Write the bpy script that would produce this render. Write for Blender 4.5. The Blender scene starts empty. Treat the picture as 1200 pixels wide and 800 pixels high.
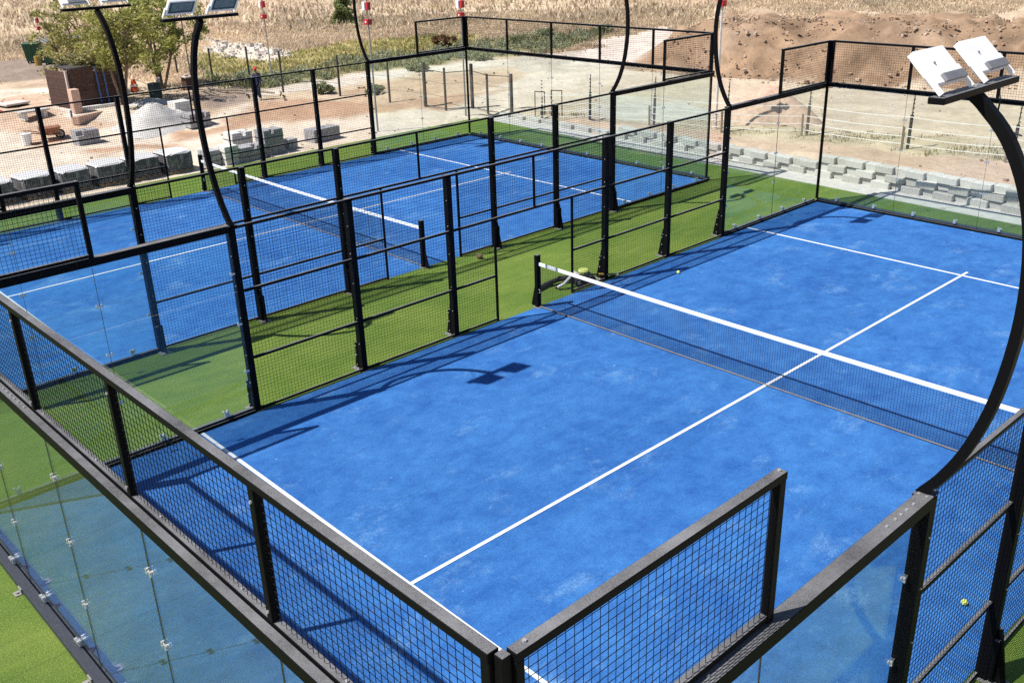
import bpy, bmesh, math, random
import numpy as np
from mathutils import Vector, Matrix
random.seed(7); rng = np.random.default_rng(11)
S = bpy.context.scene
COL = S.collection
R = math.radians

# ------------------------------------------------------------------ camera, sky, sun, exposure
def make_camera():
    yaw, pit, rol = -.8282, .4048, -.0322
    f = Vector((math.sin(yaw)*math.cos(pit), math.cos(yaw)*math.cos(pit), -math.sin(pit)))
    r = f.cross(Vector((0, 0, 1))).normalized(); u = r.cross(f)
    r2 = math.cos(rol)*r + math.sin(rol)*u; u2 = -math.sin(rol)*r + math.cos(rol)*u
    cd = bpy.data.cameras.new('camera'); cam = bpy.data.objects.new('camera', cd); COL.objects.link(cam)
    cam.matrix_world = Matrix(((r2.x, u2.x, -f.x, 12.4743), (r2.y, u2.y, -f.y, -2.1609), (r2.z, u2.z, -f.z, 6.7631), (0, 0, 0, 1)))
    cd.sensor_width = 36; cd.lens = 36*1142.5/1200; cd.clip_start = .05; cd.clip_end = 3000
    S.camera = cam
make_camera()
SUN = Vector((-.28, -.59, 1.0)).normalized()
EL = math.asin(SUN.z); AZ = math.atan2(SUN.x, SUN.y)
W = bpy.data.worlds.new('World'); S.world = W; W.use_nodes = True
wn = W.node_tree.nodes; bg = wn['Background']
sky = wn.new('ShaderNodeTexSky'); sky.sky_type = 'NISHITA'; sky.sun_disc = False
sky.sun_elevation = EL; sky.sun_rotation = AZ; sky.altitude = 1400; sky.dust_density = 1.0
W.node_tree.links.new(sky.outputs[0], bg.inputs[0]); bg.inputs[1].default_value = .078
sl = bpy.data.lights.new('sun', 'SUN'); sl.energy = 4.7; sl.angle = R(.5); sl.color = (1, .95, .88)
so = bpy.data.objects.new('sun', sl); COL.objects.link(so); so.rotation_euler = SUN.to_track_quat('Z', 'Y').to_euler()
S.view_settings.view_transform = 'Standard'; S.view_settings.look = 'None'
S.view_settings.exposure = .58; S.view_settings.gamma = 1

S.cycles.use_denoising = False

# ------------------------------------------------------------------ materials
class NT:
    def __init__(s, name):
        s.m = bpy.data.materials.new(name); s.m.use_nodes = True
        s.t = s.m.node_tree; s.n = s.t.nodes; s.b = s.n['Principled BSDF']; s.out = s.n['Material Output']
    def new(s, k, **kw):
        n = s.n.new(k)
        for a, v in kw.items(): setattr(n, a, v)
        return n
    def put(s, sock, v):
        if hasattr(v, 'is_output'): s.t.links.new(v, sock)
        elif isinstance(v, (tuple, list)): sock.default_value = (*v, 1) if len(v) == 3 and len(sock.default_value) == 4 else v
        else: sock.default_value = v
    def math(s, op, a, b=0., c=0., clamp=False):
        n = s.new('ShaderNodeMath', operation=op, use_clamp=clamp)
        for i, v in enumerate((a, b, c)): s.put(n.inputs[i], v)
        return n.outputs[0]
    def mix(s, f, a, b, blend='MIX'):
        n = s.new('ShaderNodeMix', data_type='RGBA', blend_type=blend)
        s.put(n.inputs[0], f); s.put(n.inputs[6], a); s.put(n.inputs[7], b); return n.outputs[2]
    def coord(s, scale=(1, 1, 1), rot=(0, 0, 0), kind='Object'):
        t = s.new('ShaderNodeTexCoord'); mp = s.new('ShaderNodeMapping')
        s.t.links.new(t.outputs[kind], mp.inputs[0]); mp.inputs['Scale'].default_value = scale; mp.inputs['Rotation'].default_value = rot
        return mp.outputs[0]
    def noise(s, vec, scale, detail=4, rough=.55, dist=0):
        n = s.new('ShaderNodeTexNoise'); s.put(n.inputs['Vector'], vec)
        n.inputs['Scale'].default_value = scale; n.inputs['Detail'].default_value = detail
        n.inputs['Roughness'].default_value = rough; n.inputs['Distortion'].default_value = dist
        return n.outputs[0]
    def ramp(s, v, lo, hi, a=0., b=1.):
        n = s.new('ShaderNodeMapRange'); s.put(n.inputs[0], v)
        n.inputs[1].default_value = lo; n.inputs[2].default_value = hi; n.inputs[3].default_value = a; n.inputs[4].default_value = b
        return n.outputs[0]
    def attr(s, name):
        return s.new('ShaderNodeAttribute', attribute_name=name).outputs[0]
    def bump(s, h, strength=.3, dist=.02):
        n = s.new('ShaderNodeBump'); s.put(n.inputs['Height'], h); n.inputs['Strength'].default_value = strength; n.inputs['Distance'].default_value = dist
        s.t.links.new(n.outputs[0], s.b.inputs['Normal'])
    def done(s, col=None, rough=.6, metal=0., spec=.5):
        if col is not None: s.put(s.b.inputs['Base Color'], col)
        s.put(s.b.inputs['Roughness'], rough); s.put(s.b.inputs['Metallic'], metal); s.b.inputs['Specular IOR Level'].default_value = spec
        return s.m

def plain(name, col, rough=.6, metal=0., var=.18, scale=9, bump=.0, spec=.4, rnd=0.):
    t = NT(name); c = t.coord()
    n = t.noise(c, scale, 5); dark = tuple(v*(1-var) for v in col); light = tuple(min(1, v*(1+var)) for v in col)
    o = t.mix(t.ramp(n, .3, .7), dark, light)
    if rnd:
        r = t.new('ShaderNodeObjectInfo').outputs['Random']
        o = t.mix(1., o, t.mix(r, (1-rnd,)*3, (1+rnd,)*3), 'MULTIPLY')
    if bump: t.bump(n, bump, .01)
    return t.done(o, rough, metal, spec)

def steel_mat(name, col, dust_sheen):  # upward faces greyer: dust plus sunlit sheen put into the colour
    t = NT(name); c = t.coord()
    g = t.noise(c, 150, 2, .75); blot = t.noise(c, 2.2, 5, .65)
    geo = t.new('ShaderNodeNewGeometry'); sep = t.new('ShaderNodeSeparateXYZ'); t.t.links.new(geo.outputs['Normal'], sep.inputs[0])
    up = t.ramp(sep.outputs[2], .85, .99)
    f = t.math('MULTIPLY', up, t.ramp(t.math('ADD', t.math('MULTIPLY', g, .65), t.math('MULTIPLY', blot, .6)), .42, .80, .2, 1.))
    t.bump(g, .25, .002)
    return t.done(t.mix(f, col, dust_sheen), (.5), 0., .06)

def rolls(t, w, var, seam):
    """2 m wide carpet rolls laid along y: each roll its own tone, a thin darker joint between them"""
    tc = t.new('ShaderNodeTexCoord'); sp = t.new('ShaderNodeSeparateXYZ'); t.t.links.new(tc.outputs['Object'], sp.inputs[0])
    q = t.math('DIVIDE', t.math('ADD', sp.outputs[0], 20.63), w); k = t.math('FLOOR', q); fr = t.math('FRACT', q)
    wn_ = t.new('ShaderNodeTexWhiteNoise', noise_dimensions='1D'); t.t.links.new(k, wn_.inputs['W'])
    tone = t.ramp(wn_.outputs[0], 0, 1, 1-var, 1+var); j = t.math('LESS_THAN', t.math('ABSOLUTE', t.math('SUBTRACT', fr, .5)), .4955)
    v = t.math('MULTIPLY', tone, t.ramp(j, 0, 1, seam, 1.))
    cmb = t.new('ShaderNodeCombineXYZ'); [t.t.links.new(v, cmb.inputs[i]) for i in range(3)]
    return cmb.outputs[0]

def court_mat():
    t = NT('blue_turf'); c = t.coord()
    big = t.noise(c, .5, 6, .66, .2); med = t.noise(t.coord((1, .7, 1)), 3.2, 7, .72, .2); fine = t.noise(c, 55, 3, .7); tiny = t.noise(c, 190, 2, .7)
    pat = t.noise(t.coord((1.0, .6, 1), (0, 0, .5)), 1.3, 9, .74, .3)
    v = t.math('ADD', t.math('MULTIPLY', big, .4), t.math('MULTIPLY', med, .6))
    o = t.mix(t.ramp(v, .38, .62), (.016, .094, .325), (.040, .168, .450))
    o = t.mix(1., o, rolls(t, 2.0, .035, .93), 'MULTIPLY')
    sand = t.math('MULTIPLY', t.ramp(pat, .555, .72), t.ramp(fine, .3, .7, .2, 1.))
    o = t.mix(t.math('MULTIPLY', sand, .6), o, (.24, .42, .62))
    speck = t.ramp(t.noise(t.coord((1, .8, 1)), 14, 2, .5), .73, .79)
    o = t.mix(t.math('MULTIPLY', speck, .5), o, (.30, .42, .58))
    o = t.mix(1., o, t.mix(t.ramp(fine, .3, .7), (.72,)*3, (1.25,)*3), 'MULTIPLY')
    o = t.mix(1., o, t.mix(t.ramp(tiny, .3, .7), (.75,)*3, (1.25,)*3), 'MULTIPLY')
    t.bump(t.math('ADD', fine, tiny), .5, .012)
    return t.done(o, .85, 0, .25)

def turf_mat():
    t = NT('green_turf'); c = t.coord()
    big = t.noise(c, .5, 5, .6, .5); med = t.noise(t.coord((1, .3, 1), (0, 0, .9)), 5, 5, .65); fine = t.noise(c, 48, 3, .7); tiny = t.noise(c, 160, 2, .75)
    v = t.math('ADD', t.math('MULTIPLY', big, .6), t.math('MULTIPLY', med, .4))
    o = t.mix(t.ramp(v, .34, .68), (.064, .145, .012), (.178, .250, .038))
    o = t.mix(1., o, rolls(t, 2.0, .10, .82), 'MULTIPLY')
    o = t.mix(t.ramp(fine, .5, .85, 0, .6), o, (.32, .37, .12))
    o = t.mix(1., o, t.mix(t.ramp(t.math('ADD', t.math('MULTIPLY', tiny, .6), t.math('MULTIPLY', fine, .4)), .34, .66), (.5,)*3, (1.45,)*3), 'MULTIPLY')
    t.bump(t.math('ADD', fine, tiny), .8, .02)
    return t.done(o, .8, 0, .3)

def ground_mat():
    t = NT('site_soil'); c = t.coord()
    base = t.attr('Col')
    n1 = t.noise(c, .8, 7, .65, .4); n2 = t.noise(c, 4.5, 6, .7); n3 = t.noise(c, 22, 4, .7)
    o = t.mix(1., base, t.mix(t.ramp(n1, .3, .7), (.80, .78, .76), (1.16, 1.16, 1.15)), 'MULTIPLY')
    o = t.mix(1., o, t.mix(t.ramp(n2, .32, .7), (.86, .845, .83), (1.10, 1.10, 1.10)), 'MULTIPLY')
    o = t.mix(1., o, t.mix(t.ramp(n3, .35, .68), (.88,)*3, (1.08,)*3), 'MULTIPLY')
    t.bump(t.math('ADD', n2, t.math('MULTIPLY', n3, .4)), .5, .10)
    return t.done(o, .95, 0, .15)

def glass_mat(name, tint, refl=1.0, haze=.004):
    t = NT(name)
    geo = t.new('ShaderNodeNewGeometry')
    d = t.new('ShaderNodeVectorMath', operation='DOT_PRODUCT')
    t.t.links.new(geo.outputs['Normal'], d.inputs[0]); t.t.links.new(geo.outputs['Incoming'], d.inputs[1])
    cs = t.math('ABSOLUTE', d.outputs['Value'])
    fr = t.math('ADD', .04, t.math('MULTIPLY', .96, t.math('POWER', t.math('SUBTRACT', 1., cs), 5.)))
    fr = t.math('MULTIPLY', fr, refl)
    tr = t.new('ShaderNodeBsdfTransparent'); tr.inputs[0].default_value = (*tint, 1)
    gl = t.new('ShaderNodeBsdfGlossy'); gl.inputs['Roughness'].default_value = 0.0
    df = t.new('ShaderNodeBsdfDiffuse'); df.inputs[0].default_value = (.6, .66, .68, 1)
    m0 = t.new('ShaderNodeMixShader'); m0.inputs[0].default_value = haze
    t.t.links.new(tr.outputs[0], m0.inputs[1]); t.t.links.new(df.outputs[0], m0.inputs[2])
    m1 = t.new('ShaderNodeMixShader'); t.t.links.new(fr, m1.inputs[0])
    t.t.links.new(m0.outputs[0], m1.inputs[1]); t.t.links.new(gl.outputs[0], m1.inputs[2])
    t.t.links.new(m1.outputs[0], t.out.inputs[0])
    return t.m

def leaf_mat(name, spread=.3, trans=.35):
    t = NT(name); a = t.attr('Col')
    tl = t.new('ShaderNodeBsdfTranslucent'); t.t.links.new(a, tl.inputs[0])
    t.done(a, .65, 0, .25)
    m = t.new('ShaderNodeMixShader'); m.inputs[0].default_value = trans
    t.t.links.new(t.b.outputs[0], m.inputs[1]); t.t.links.new(tl.outputs[0], m.inputs[2]); t.t.links.new(m.outputs[0], t.out.inputs[0])
    return t.m

def block_mat():
    t = NT('concrete_block'); c = t.coord(); r = t.new('ShaderNodeObjectInfo').outputs['Random']
    n = t.noise(c, 14, 6, .7); n2 = t.noise(c, 90, 3, .7)
    o = t.mix(t.ramp(n, .3, .72), (.44, .42, .385), (.61, .585, .545))
    o = t.mix(1., o, t.mix(r, (.86, .85, .83), (1.1, 1.1, 1.1)), 'MULTIPLY')
    o = t.mix(1., o, t.mix(t.ramp(n2, .35, .7), (.85,)*3, (1.1,)*3), 'MULTIPLY')
    t.bump(n2, .4, .01)
    return t.done(o, .9, 0, .2)

M = dict(
    steel=steel_mat('black_powder_coat', (.005, .005, .006), (.205, .205, .215)),
    rail=plain('sky_tinted_rail', (.030, .034, .046), .5, 0, .2, 30),  # base ledge: sky reflection put into the bluish colour
    wire=plain('black_wire', (.006, .006, .007), .7, 0, .1, spec=.1),
    bolt=plain('zinc_bolt', (.62, .62, .62), .35, .6, .1),
    clamp=plain('silver_clamp', (.7, .7, .7), .3, .7, .1),
    court=court_mat(), turf=turf_mat(), soil=ground_mat(),
    line=plain('white_turf_line', (.70, .71, .72), .8, 0, .06, 40, .2),
    glass=glass_mat('tempered_glass', (.924, .964, .958)),
    tape=plain('white_net_tape', (.82, .82, .84), .75, 0, .05, 14),
    hem=plain('net_hem', (.18, .16, .15), .8, 0, .2),
    net=plain('black_net_cord', (.012, .013, .018), .8),
    alu=plain('white_lamp_housing', (.88, .88, .88), .4, 0, .04, 6),
    fin=plain('grey_lamp_fins', (.22, .22, .24), .5, .3, .1),
    lens=plain('lamp_lens', (.05, .07, .10), .35, 0, .2, 20, 0, .4),
    ledp=plain('led_plate', (.17, .21, .235), .5, 0, .25, 30),
    cable=plain('black_cable', (.02, .02, .02), .6),
    conc=plain('pale_concrete', (.50, .475, .44), .9, 0, .14, 5, .3, .2),
    block=block_mat(),
    paver=plain('grey_paver', (.36, .355, .37), .9, 0, .22, 16, .3, .2, .12),
    dpaver=plain('dark_paver', (.12, .12, .13), .9, 0, .25, 14, .3, .2, .15),
    pavert=plain('pale_paver', (.66, .64, .61), .9, 0, .15, 16, .3, .2, .10),
    wood=plain('pallet_wood', (.36, .26, .16), .85, 0, .25, 12, .3, .2),
    strap=plain('black_strap', (.02, .02, .02), .5),
    plank=plain('brown_plank', (.075, .042, .034), .75, 0, .22, 7, .3, .25, .14),
    trim=plain('pale_trim', (.55, .46, .42), .8, 0, .1),
    blue=plain('blue_post_paint', (.04, .10, .30), .45, 0, .12),
    pier=plain('pink_block', (.52, .36, .28), .9, 0, .15, 9, .4, .2),
    bin=plain('green_bin_paint', (.018, .085, .042), .5, 0, .25, 6),
    yellow=plain('yellow_paint', (.30, .21, .05), .5, 0, .2),
    red=plain('red_box', (.40, .018, .022), .45, 0, .12),
    white=plain('white_box', (.78, .78, .78), .5, 0, .06),
    pole=plain('galvanised_pole', (.30, .29, .28), .5, .4, .15),
    wpole=plain('white_pole', (.60, .57, .53), .6, 0, .12),
    post=plain('dark_fence_post', (.055, .048, .045), .7, 0, .25),
    stick=plain('weathered_timber', (.25, .20, .15), .9, 0, .25, 14),
    ttape=plain('white_fence_tape', (.78, .76, .72), .7, 0, .05),
    gravel=plain('grey_gravel', (.50, .485, .465), .95, 0, .3, 26, .9, .15),
    sand=plain('reddish_heap', (.47, .33, .25), .95, 0, .2, 7, .9, .15),
    rock=plain('pale_rock', (.48, .43, .37), .9, 0, .2, 7, .5, .2, .15),
    barrow=plain('rusty_barrow', (.27, .12, .065), .7, 0, .35, 14),
    tyre=plain('black_rubber', (.02, .02, .02), .8),
    orange=plain('orange_plastic', (.60, .085, .025), .5, 0, .1),
    drum=plain('dark_green_drum', (.022, .045, .042), .6, 0, .2),
    bark=plain('grey_bark', (.17, .12, .085), .9, 0, .3, 18, .5, .2),
    leaf=leaf_mat('tree_leaf'), stone=leaf_mat('loose_stone', trans=0.), grass=leaf_mat('dry_grass_blade', trans=.45),
    skin=plain('brown_skin', (.14, .07, .045), .6, 0, .08),
    navy=plain('navy_cloth', (.018, .022, .055), .85, 0, .2, 20),
    redcap=plain('red_cap', (.60, .035, .05), .8, 0, .1),
    shoe=plain('white_shoe', (.72, .70, .66), .7, 0, .08),
    ball=plain('yellow_felt', (.62, .70, .12), .9, 0, .12, 60, .4, .2),
    lime=plain('lime_plastic', (.40, .46, .13), .5, 0, .12),
    blackp=plain('black_plastic', (.018, .018, .018), .5),
    grey=plain('grey_plastic', (.42, .42, .42), .5, 0, .1),
    clod=plain('brown_clod', (.14, .09, .07), .95, 0, .25),
)
def wrap_mat():
    t = NT('clear_wrap'); c = t.coord((1, 1, .25))
    n = t.noise(c, 9, 4, .6, .6)
    tr = t.new('ShaderNodeBsdfTransparent'); m = t.new('ShaderNodeMixShader')
    t.put(m.inputs[0], t.ramp(n, .48, .74, .02, .42)); t.done((.72, .73, .75), .22, 0, .6); t.bump(n, .6, .02)
    t.t.links.new(tr.outputs[0], m.inputs[1]); t.t.links.new(t.b.outputs[0], m.inputs[2]); t.t.links.new(m.outputs[0], t.out.inputs[0])
    return t.m
M['wrap'] = wrap_mat(); M['sheet'] = plain('sunlit_white_wrap', (.62, .62, .62), .35, 0, .06, 20, .5, .5)  # whiter wrap for pallet tops, sunlight put into its colour

# ------------------------------------------------------------------ mesh helpers
class MB:
    def __init__(s): s.v = []; s.f = []
    def box(s, x0, y0, z0, x1, y1, z1):
        b = len(s.v)
        s.v += [(x0, y0, z0), (x1, y0, z0), (x1, y1, z0), (x0, y1, z0), (x0, y0, z1), (x1, y0, z1), (x1, y1, z1), (x0, y1, z1)]
        s.f += [tuple(b+i for i in q) for q in ((0, 3, 2, 1), (4, 5, 6, 7), (0, 1, 5, 4), (1, 2, 6, 5), (2, 3, 7, 6), (3, 0, 4, 7))]
        return s
    def hexa(s, P):                         # eight corners: bottom ring then top ring
        b = len(s.v); s.v += [tuple(p) for p in P]
        s.f += [tuple(b+i for i in q) for q in ((0, 3, 2, 1), (4, 5, 6, 7), (0, 1, 5, 4), (1, 2, 6, 5), (2, 3, 7, 6), (3, 0, 4, 7))]
        return s
    def sweep(s, pts, rad, n=6, sect=None, up=None, cap=True):
        pts = [Vector(p) for p in pts]; b = len(s.v); m = len(pts)
        for i, p in enumerate(pts):
            d = (pts[min(i+1, m-1)]-pts[max(i-1, 0)]).normalized()
            u = Vector(up) if up else (Vector((0, 0, 1)) if abs(d.z) < .9 else Vector((1, 0, 0)))
            a = d.cross(u).normalized(); c = a.cross(d).normalized()
            if sect: ring = [p+a*x+c*y for x, y in sect]
            else:
                r = rad[i] if isinstance(rad, (list, tuple)) else rad
                ring = [p+(a*math.cos(2*math.pi*k/n)+c*math.sin(2*math.pi*k/n))*r for k in range(n)]
            s.v += [tuple(q) for q in ring]
        k = len(sect) if sect else n
        for i in range(m-1):
            for j in range(k):
                s.f.append((b+i*k+j, b+i*k+(j+1) % k, b+(i+1)*k+(j+1) % k, b+(i+1)*k+j))
        if cap:
            s.f.append(tuple(b+j for j in range(k))[::-1]); s.f.append(tuple(b+(m-1)*k+j for j in range(k)))
        return s
    def beam(s, p, q, w, h, up=(0, 0, 1)):
        return s.sweep([p, q], 0, sect=[(-w/2, -h/2), (w/2, -h/2), (w/2, h/2), (-w/2, h/2)], up=up)
    def disc(s, c, ax, r, t, n=10):
        c = Vector(c); a = Vector(ax).normalized(); return s.sweep([c-a*t/2, c+a*t/2], r, n)
    def ball(s, c, r, nu=10, nv=7, sq=(1, 1, 1)):
        b = len(s.v)
        for j in range(nv+1):
            th = math.pi*j/nv
            for i in range(nu):
                ph = 2*math.pi*i/nu
                s.v.append((c[0]+r*sq[0]*math.sin(th)*math.cos(ph), c[1]+r*sq[1]*math.sin(th)*math.sin(ph), c[2]+r*sq[2]*math.cos(th)))
        for j in range(nv):
            for i in range(nu):
                s.f.append((b+j*nu+i, b+(j+1)*nu+i, b+(j+1)*nu+(i+1) % nu, b+j*nu+(i+1) % nu))
        return s
    def mesh(s, name, bevel=0., smooth=False):
        me = bpy.data.meshes.new(name); me.from_pydata(s.v, [], s.f)
        bm = bmesh.new(); bm.from_mesh(me)
        bmesh.ops.remove_doubles(bm, verts=bm.verts, dist=1e-5) if smooth else None
        bmesh.ops.recalc_face_normals(bm, faces=bm.faces)
        if bevel: bmesh.ops.bevel(bm, geom=bm.edges[:], offset=bevel, segments=1, affect='EDGES', clamp_overlap=True)
        bm.to_mesh(me); bm.free()
        if smooth: me.shade_smooth()
        return me
    def build(s, name, mat, parent=None, kind=None, bevel=0., smooth=False):
        return link(name, s.mesh(name, bevel, smooth), mat, parent, kind)

def link(name, me, mat, parent=None, kind=None):
    if mat is not None and not me.materials: me.materials.append(M[mat] if isinstance(mat, str) else mat)
    o = bpy.data.objects.new(name, me); COL.objects.link(o)
    if parent: o.parent = parent
    if kind: o['kind'] = kind
    return o
def tag(o, label, cat, group=None):
    o['label'] = label; o['category'] = cat
    if group: o['group'] = group
    return o
def thing(name, label, cat, loc=(0, 0, 0), rz=0., group=None):
    o = bpy.data.objects.new(name, None); COL.objects.link(o); o.empty_display_size = .2
    o.location = loc; o.rotation_euler = (0, 0, rz); return tag(o, label, cat, group)
def place(o, loc): o.location = loc; return o
KIDS = {}
def dup(root, loc, rz, label, group=None, **kw):
    def cp(o, parent):
        c = o.copy(); COL.objects.link(c)
        if parent: c.parent = parent
        for ch in list(o.children): cp(ch, c)
        return c
    r = cp(root, None); r.location = loc; r.rotation_euler = (0, 0, rz); r['label'] = label
    if group: r['group'] = group
    return r
def big_mesh(name, V, F, mat, col=None, kind=None, parent=None, smooth=False):
    """V (n,3), F (m,k) numpy; col (n,3) -> point colour attribute Col"""
    me = bpy.data.meshes.new(name); V = np.asarray(V, np.float32); F = np.asarray(F, np.int32); k = F.shape[1]
    me.vertices.add(len(V)); me.vertices.foreach_set('co', V.ravel())
    me.loops.add(F.size); me.loops.foreach_set('vertex_index', F.ravel())
    me.polygons.add(len(F)); me.polygons.foreach_set('loop_start', np.arange(0, F.size, k, dtype=np.int32))
    me.update(calc_edges=True); me.validate()
    if not smooth: me.shade_flat()
    if col is not None:
        a = me.attributes.new('Col', 'FLOAT_COLOR', 'POINT')
        a.data.foreach_set('color', np.concatenate([col, np.ones((len(col), 1))], 1).astype(np.float32).ravel())
    if smooth: me.shade_smooth()
    return link(name, me, mat, parent, kind)

# ------------------------------------------------------------------ terrain
def smooth01(t):
    t = np.clip(t, 0, 1); return t*t*(3-2*t)
BANK_T = [-6, 0, 2.87, 5.27, 10.05, 13.28, 16.2, 40]; BANK_N = [2.5, 0, -.87, -1.27, -.88, -.4, 0, 2.]
def bank_coords(x, y):
    dx = x+17.4; dy = y-33.0
    t = .947*dx+.322*dy; n = -.322*dx+.947*dy
    return t, n-np.interp(t, BANK_T, BANK_N)
def turf_edge(x): return 21.46-.06*x
def terrain_z(x, y):
    x = np.asarray(x, float); y = np.asarray(y, float)
    d = -.8*x+.6*y
    zl = .5*smooth01((d-25)/5)
    lvl = .2+.25*smooth01((x+14)/18)
    zw = lvl*smooth01((y-(turf_edge(x)+1.15))/.25)
    z = np.maximum(zl, zw)
    z = z+.15*smooth01((d-32)/12)
    r = np.hypot(x-12.5, y+2.2)
    z = z+.045*np.maximum(0, r-52)
    t, s = bank_coords(x, y)
    z = z+1.95*smooth01((t+1.5)/5.0)*smooth01(s/3.0)
    return z
def tz(x, y): return float(terrain_z(x, y))
def vnoise(x, y, sc, seed):
    r = np.random.default_rng(seed); g = r.random((256, 256))
    X = x/sc; Y = y/sc; ix = np.floor(X).astype(int); iy = np.floor(Y).astype(int); fx = X-ix; fy = Y-iy
    fx = fx*fx*(3-2*fx); fy = fy*fy*(3-2*fy); a = lambda i, j: g[(ix+i) % 256, (iy+j) % 256]
    return (a(0, 0)*(1-fx)+a(1, 0)*fx)*(1-fy)+(a(0, 1)*(1-fx)+a(1, 1)*fx)*fy-.5
def fnoise(x, y, sc, seed):
    return sum(vnoise(x, y, sc/2**i, seed+i)/1.8**i for i in range(4))
ZCOL = dict(cream=(.64, .565, .47), pink=(.54, .40, .30), red=(.45, .30, .205), green=(.27, .25, .13), olive=(.42, .36, .17), pale=(.64, .58, .50),
            brown=(.50, .37, .26), track=(.66, .59, .53), dark=(.30, .24, .20), verge=(.50, .42, .30), dust_sheen=(.54, .50, .43), gravel=(.50, .45, .38),
            concrete=(.74, .67, .59), bank=(.285, .195, .130), dry=(.58, .475, .345))
ZONES = [
('cream',[(-36.6,11.8),(-35.0,14.1),(-32.2,15.1),(-25.5,13.3),(-23.8,14.4),(-23.6,17.1),(-22.8,18.9),(-20.2,20.0),(-18.1,22.6),(-18.9,27.1),(-21.3,31.6),(-18.1,33.7),(-12.2,33.8),(-7.9,36.0),(-1.4,39.1),(4.2,25.4),(-2.1,25.6),(-13.2,23.5),(-14.8,20.7),(-13.2,11.4),(-11.6,3.9),(-12.6,3.0),(-37.1,9.8)]),
('pink',[(-34.1,10.0),(-32.6,12.6),(-27.0,12.3),(-24.8,11.8),(-23.8,9.4),(-25.8,8.9),(-28.5,8.3)]),
('red',[(-22.7,15.5),(-23.1,19.1),(-20.7,20.6),(-18.8,23.2),(-17.6,25.9),(-17.8,23.2),(-19.2,20.1),(-20.8,16.9),(-21.2,14.7)]),
('red',[(-22.1,13.5),(-21.5,16.2),(-20.7,15.8),(-20.8,12.9)]),
('red',[(-22.2,10.0),(-20.4,13.2),(-19.7,12.8),(-21.1,9.5)]),
('green',[(-35.1,20.6),(-29.3,20.7),(-31.2,27.7),(-30.5,32.9),(-27.9,36.9),(-26.9,41.4),(-24.1,39.6),(-24.5,34.8),(-25.3,30.8),(-27.1,24.9),(-25.4,18.5),(-29.6,18.8)]),
('olive',[(-39.5,22.7),(-35.2,25.6),(-34.6,32.0),(-31.7,36.5),(-29.4,34.4),(-30.8,28.0),(-29.8,21.0),(-34.7,20.4)]),
('pale',[(-26.7,19.2),(-26.6,24.6),(-25.8,28.0),(-24.7,30.8),(-22.5,33.5),(-21.3,31.6),(-23.2,29.0),(-24.1,23.2),(-24.6,18.8)]),
('brown',[(-22.2,20.4),(-23.2,23.5),(-23.0,26.7),(-21.8,28.8),(-19.3,28.0),(-18.4,24.8),(-19.4,22.0),(-20.4,20.1)]),
('pale',[(-43.4,24.8),(-38.9,26.2),(-35.1,26.4),(-33.3,24.0),(-37.1,22.6)]),
('track',[(-21.7,32.0),(-23.1,36.5),(-24.8,41.3),(-24.4,45.3),(-14.9,35.5),(-17.0,35.2),(-17.6,33.5)]),
('dark',[(-45.3,12.9),(-42.1,16.8),(-39.4,18.6),(-35.0,16.5),(-37.5,14.4),(-38.7,11.0)]),  # dark soil, with the shade here also put into the ground colour
('dark',[(-29.0,16.4),(-26.7,19.2),(-23.1,18.3),(-24.4,15.6),(-25.6,14.9)]),
('verge',[(-14.2,24.5),(-11.7,24.6),(-5.7,26.5),(2.6,28.0),(3.6,25.4),(-3.0,24.6),(-7.4,24.0),(-13.3,23.5)]),
('pink',[(-14.5,23.0),(-8.5,23.6),(-4.3,24.3),(3.7,25.1),(4.6,22.5),(-4.4,22.8),(-13.4,21.9)]),
('dust_sheen',[(-14.6,27.3),(-11.2,29.0),(-7.7,27.4),(-8.7,24.8),(-11.5,23.9)]),
('gravel',[(-25.9,33.7),(-22.3,35.7),(-18.9,30.2),(-21.1,29.2)]),
('concrete',[(-35.1,13.0),(-34.3,14.1),(-26.2,12.1),(-26.3,11.5)]),
]
def poly_soft(x, y, P, w):
    P = np.array(P); inside = np.zeros(x.shape, bool); dmin = np.full(x.shape, 1e9)
    for i in range(len(P)):
        ax, ay = P[i]; bx, by = P[(i+1) % len(P)]
        c = (ay > y) != (by > y)
        with np.errstate(divide='ignore', invalid='ignore'):
            xi = (bx-ax)*(y-ay)/(by-ay+1e-12)+ax
        inside ^= c & (x < xi)
        ex, ey = bx-ax, by-ay; tt = np.clip(((x-ax)*ex+(y-ay)*ey)/(ex*ex+ey*ey), 0, 1)
        dmin = np.minimum(dmin, np.hypot(x-ax-tt*ex, y-ay-tt*ey))
    sd = np.where(inside, dmin, -dmin)
    return smooth01(.5+sd/(2*w))
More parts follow.
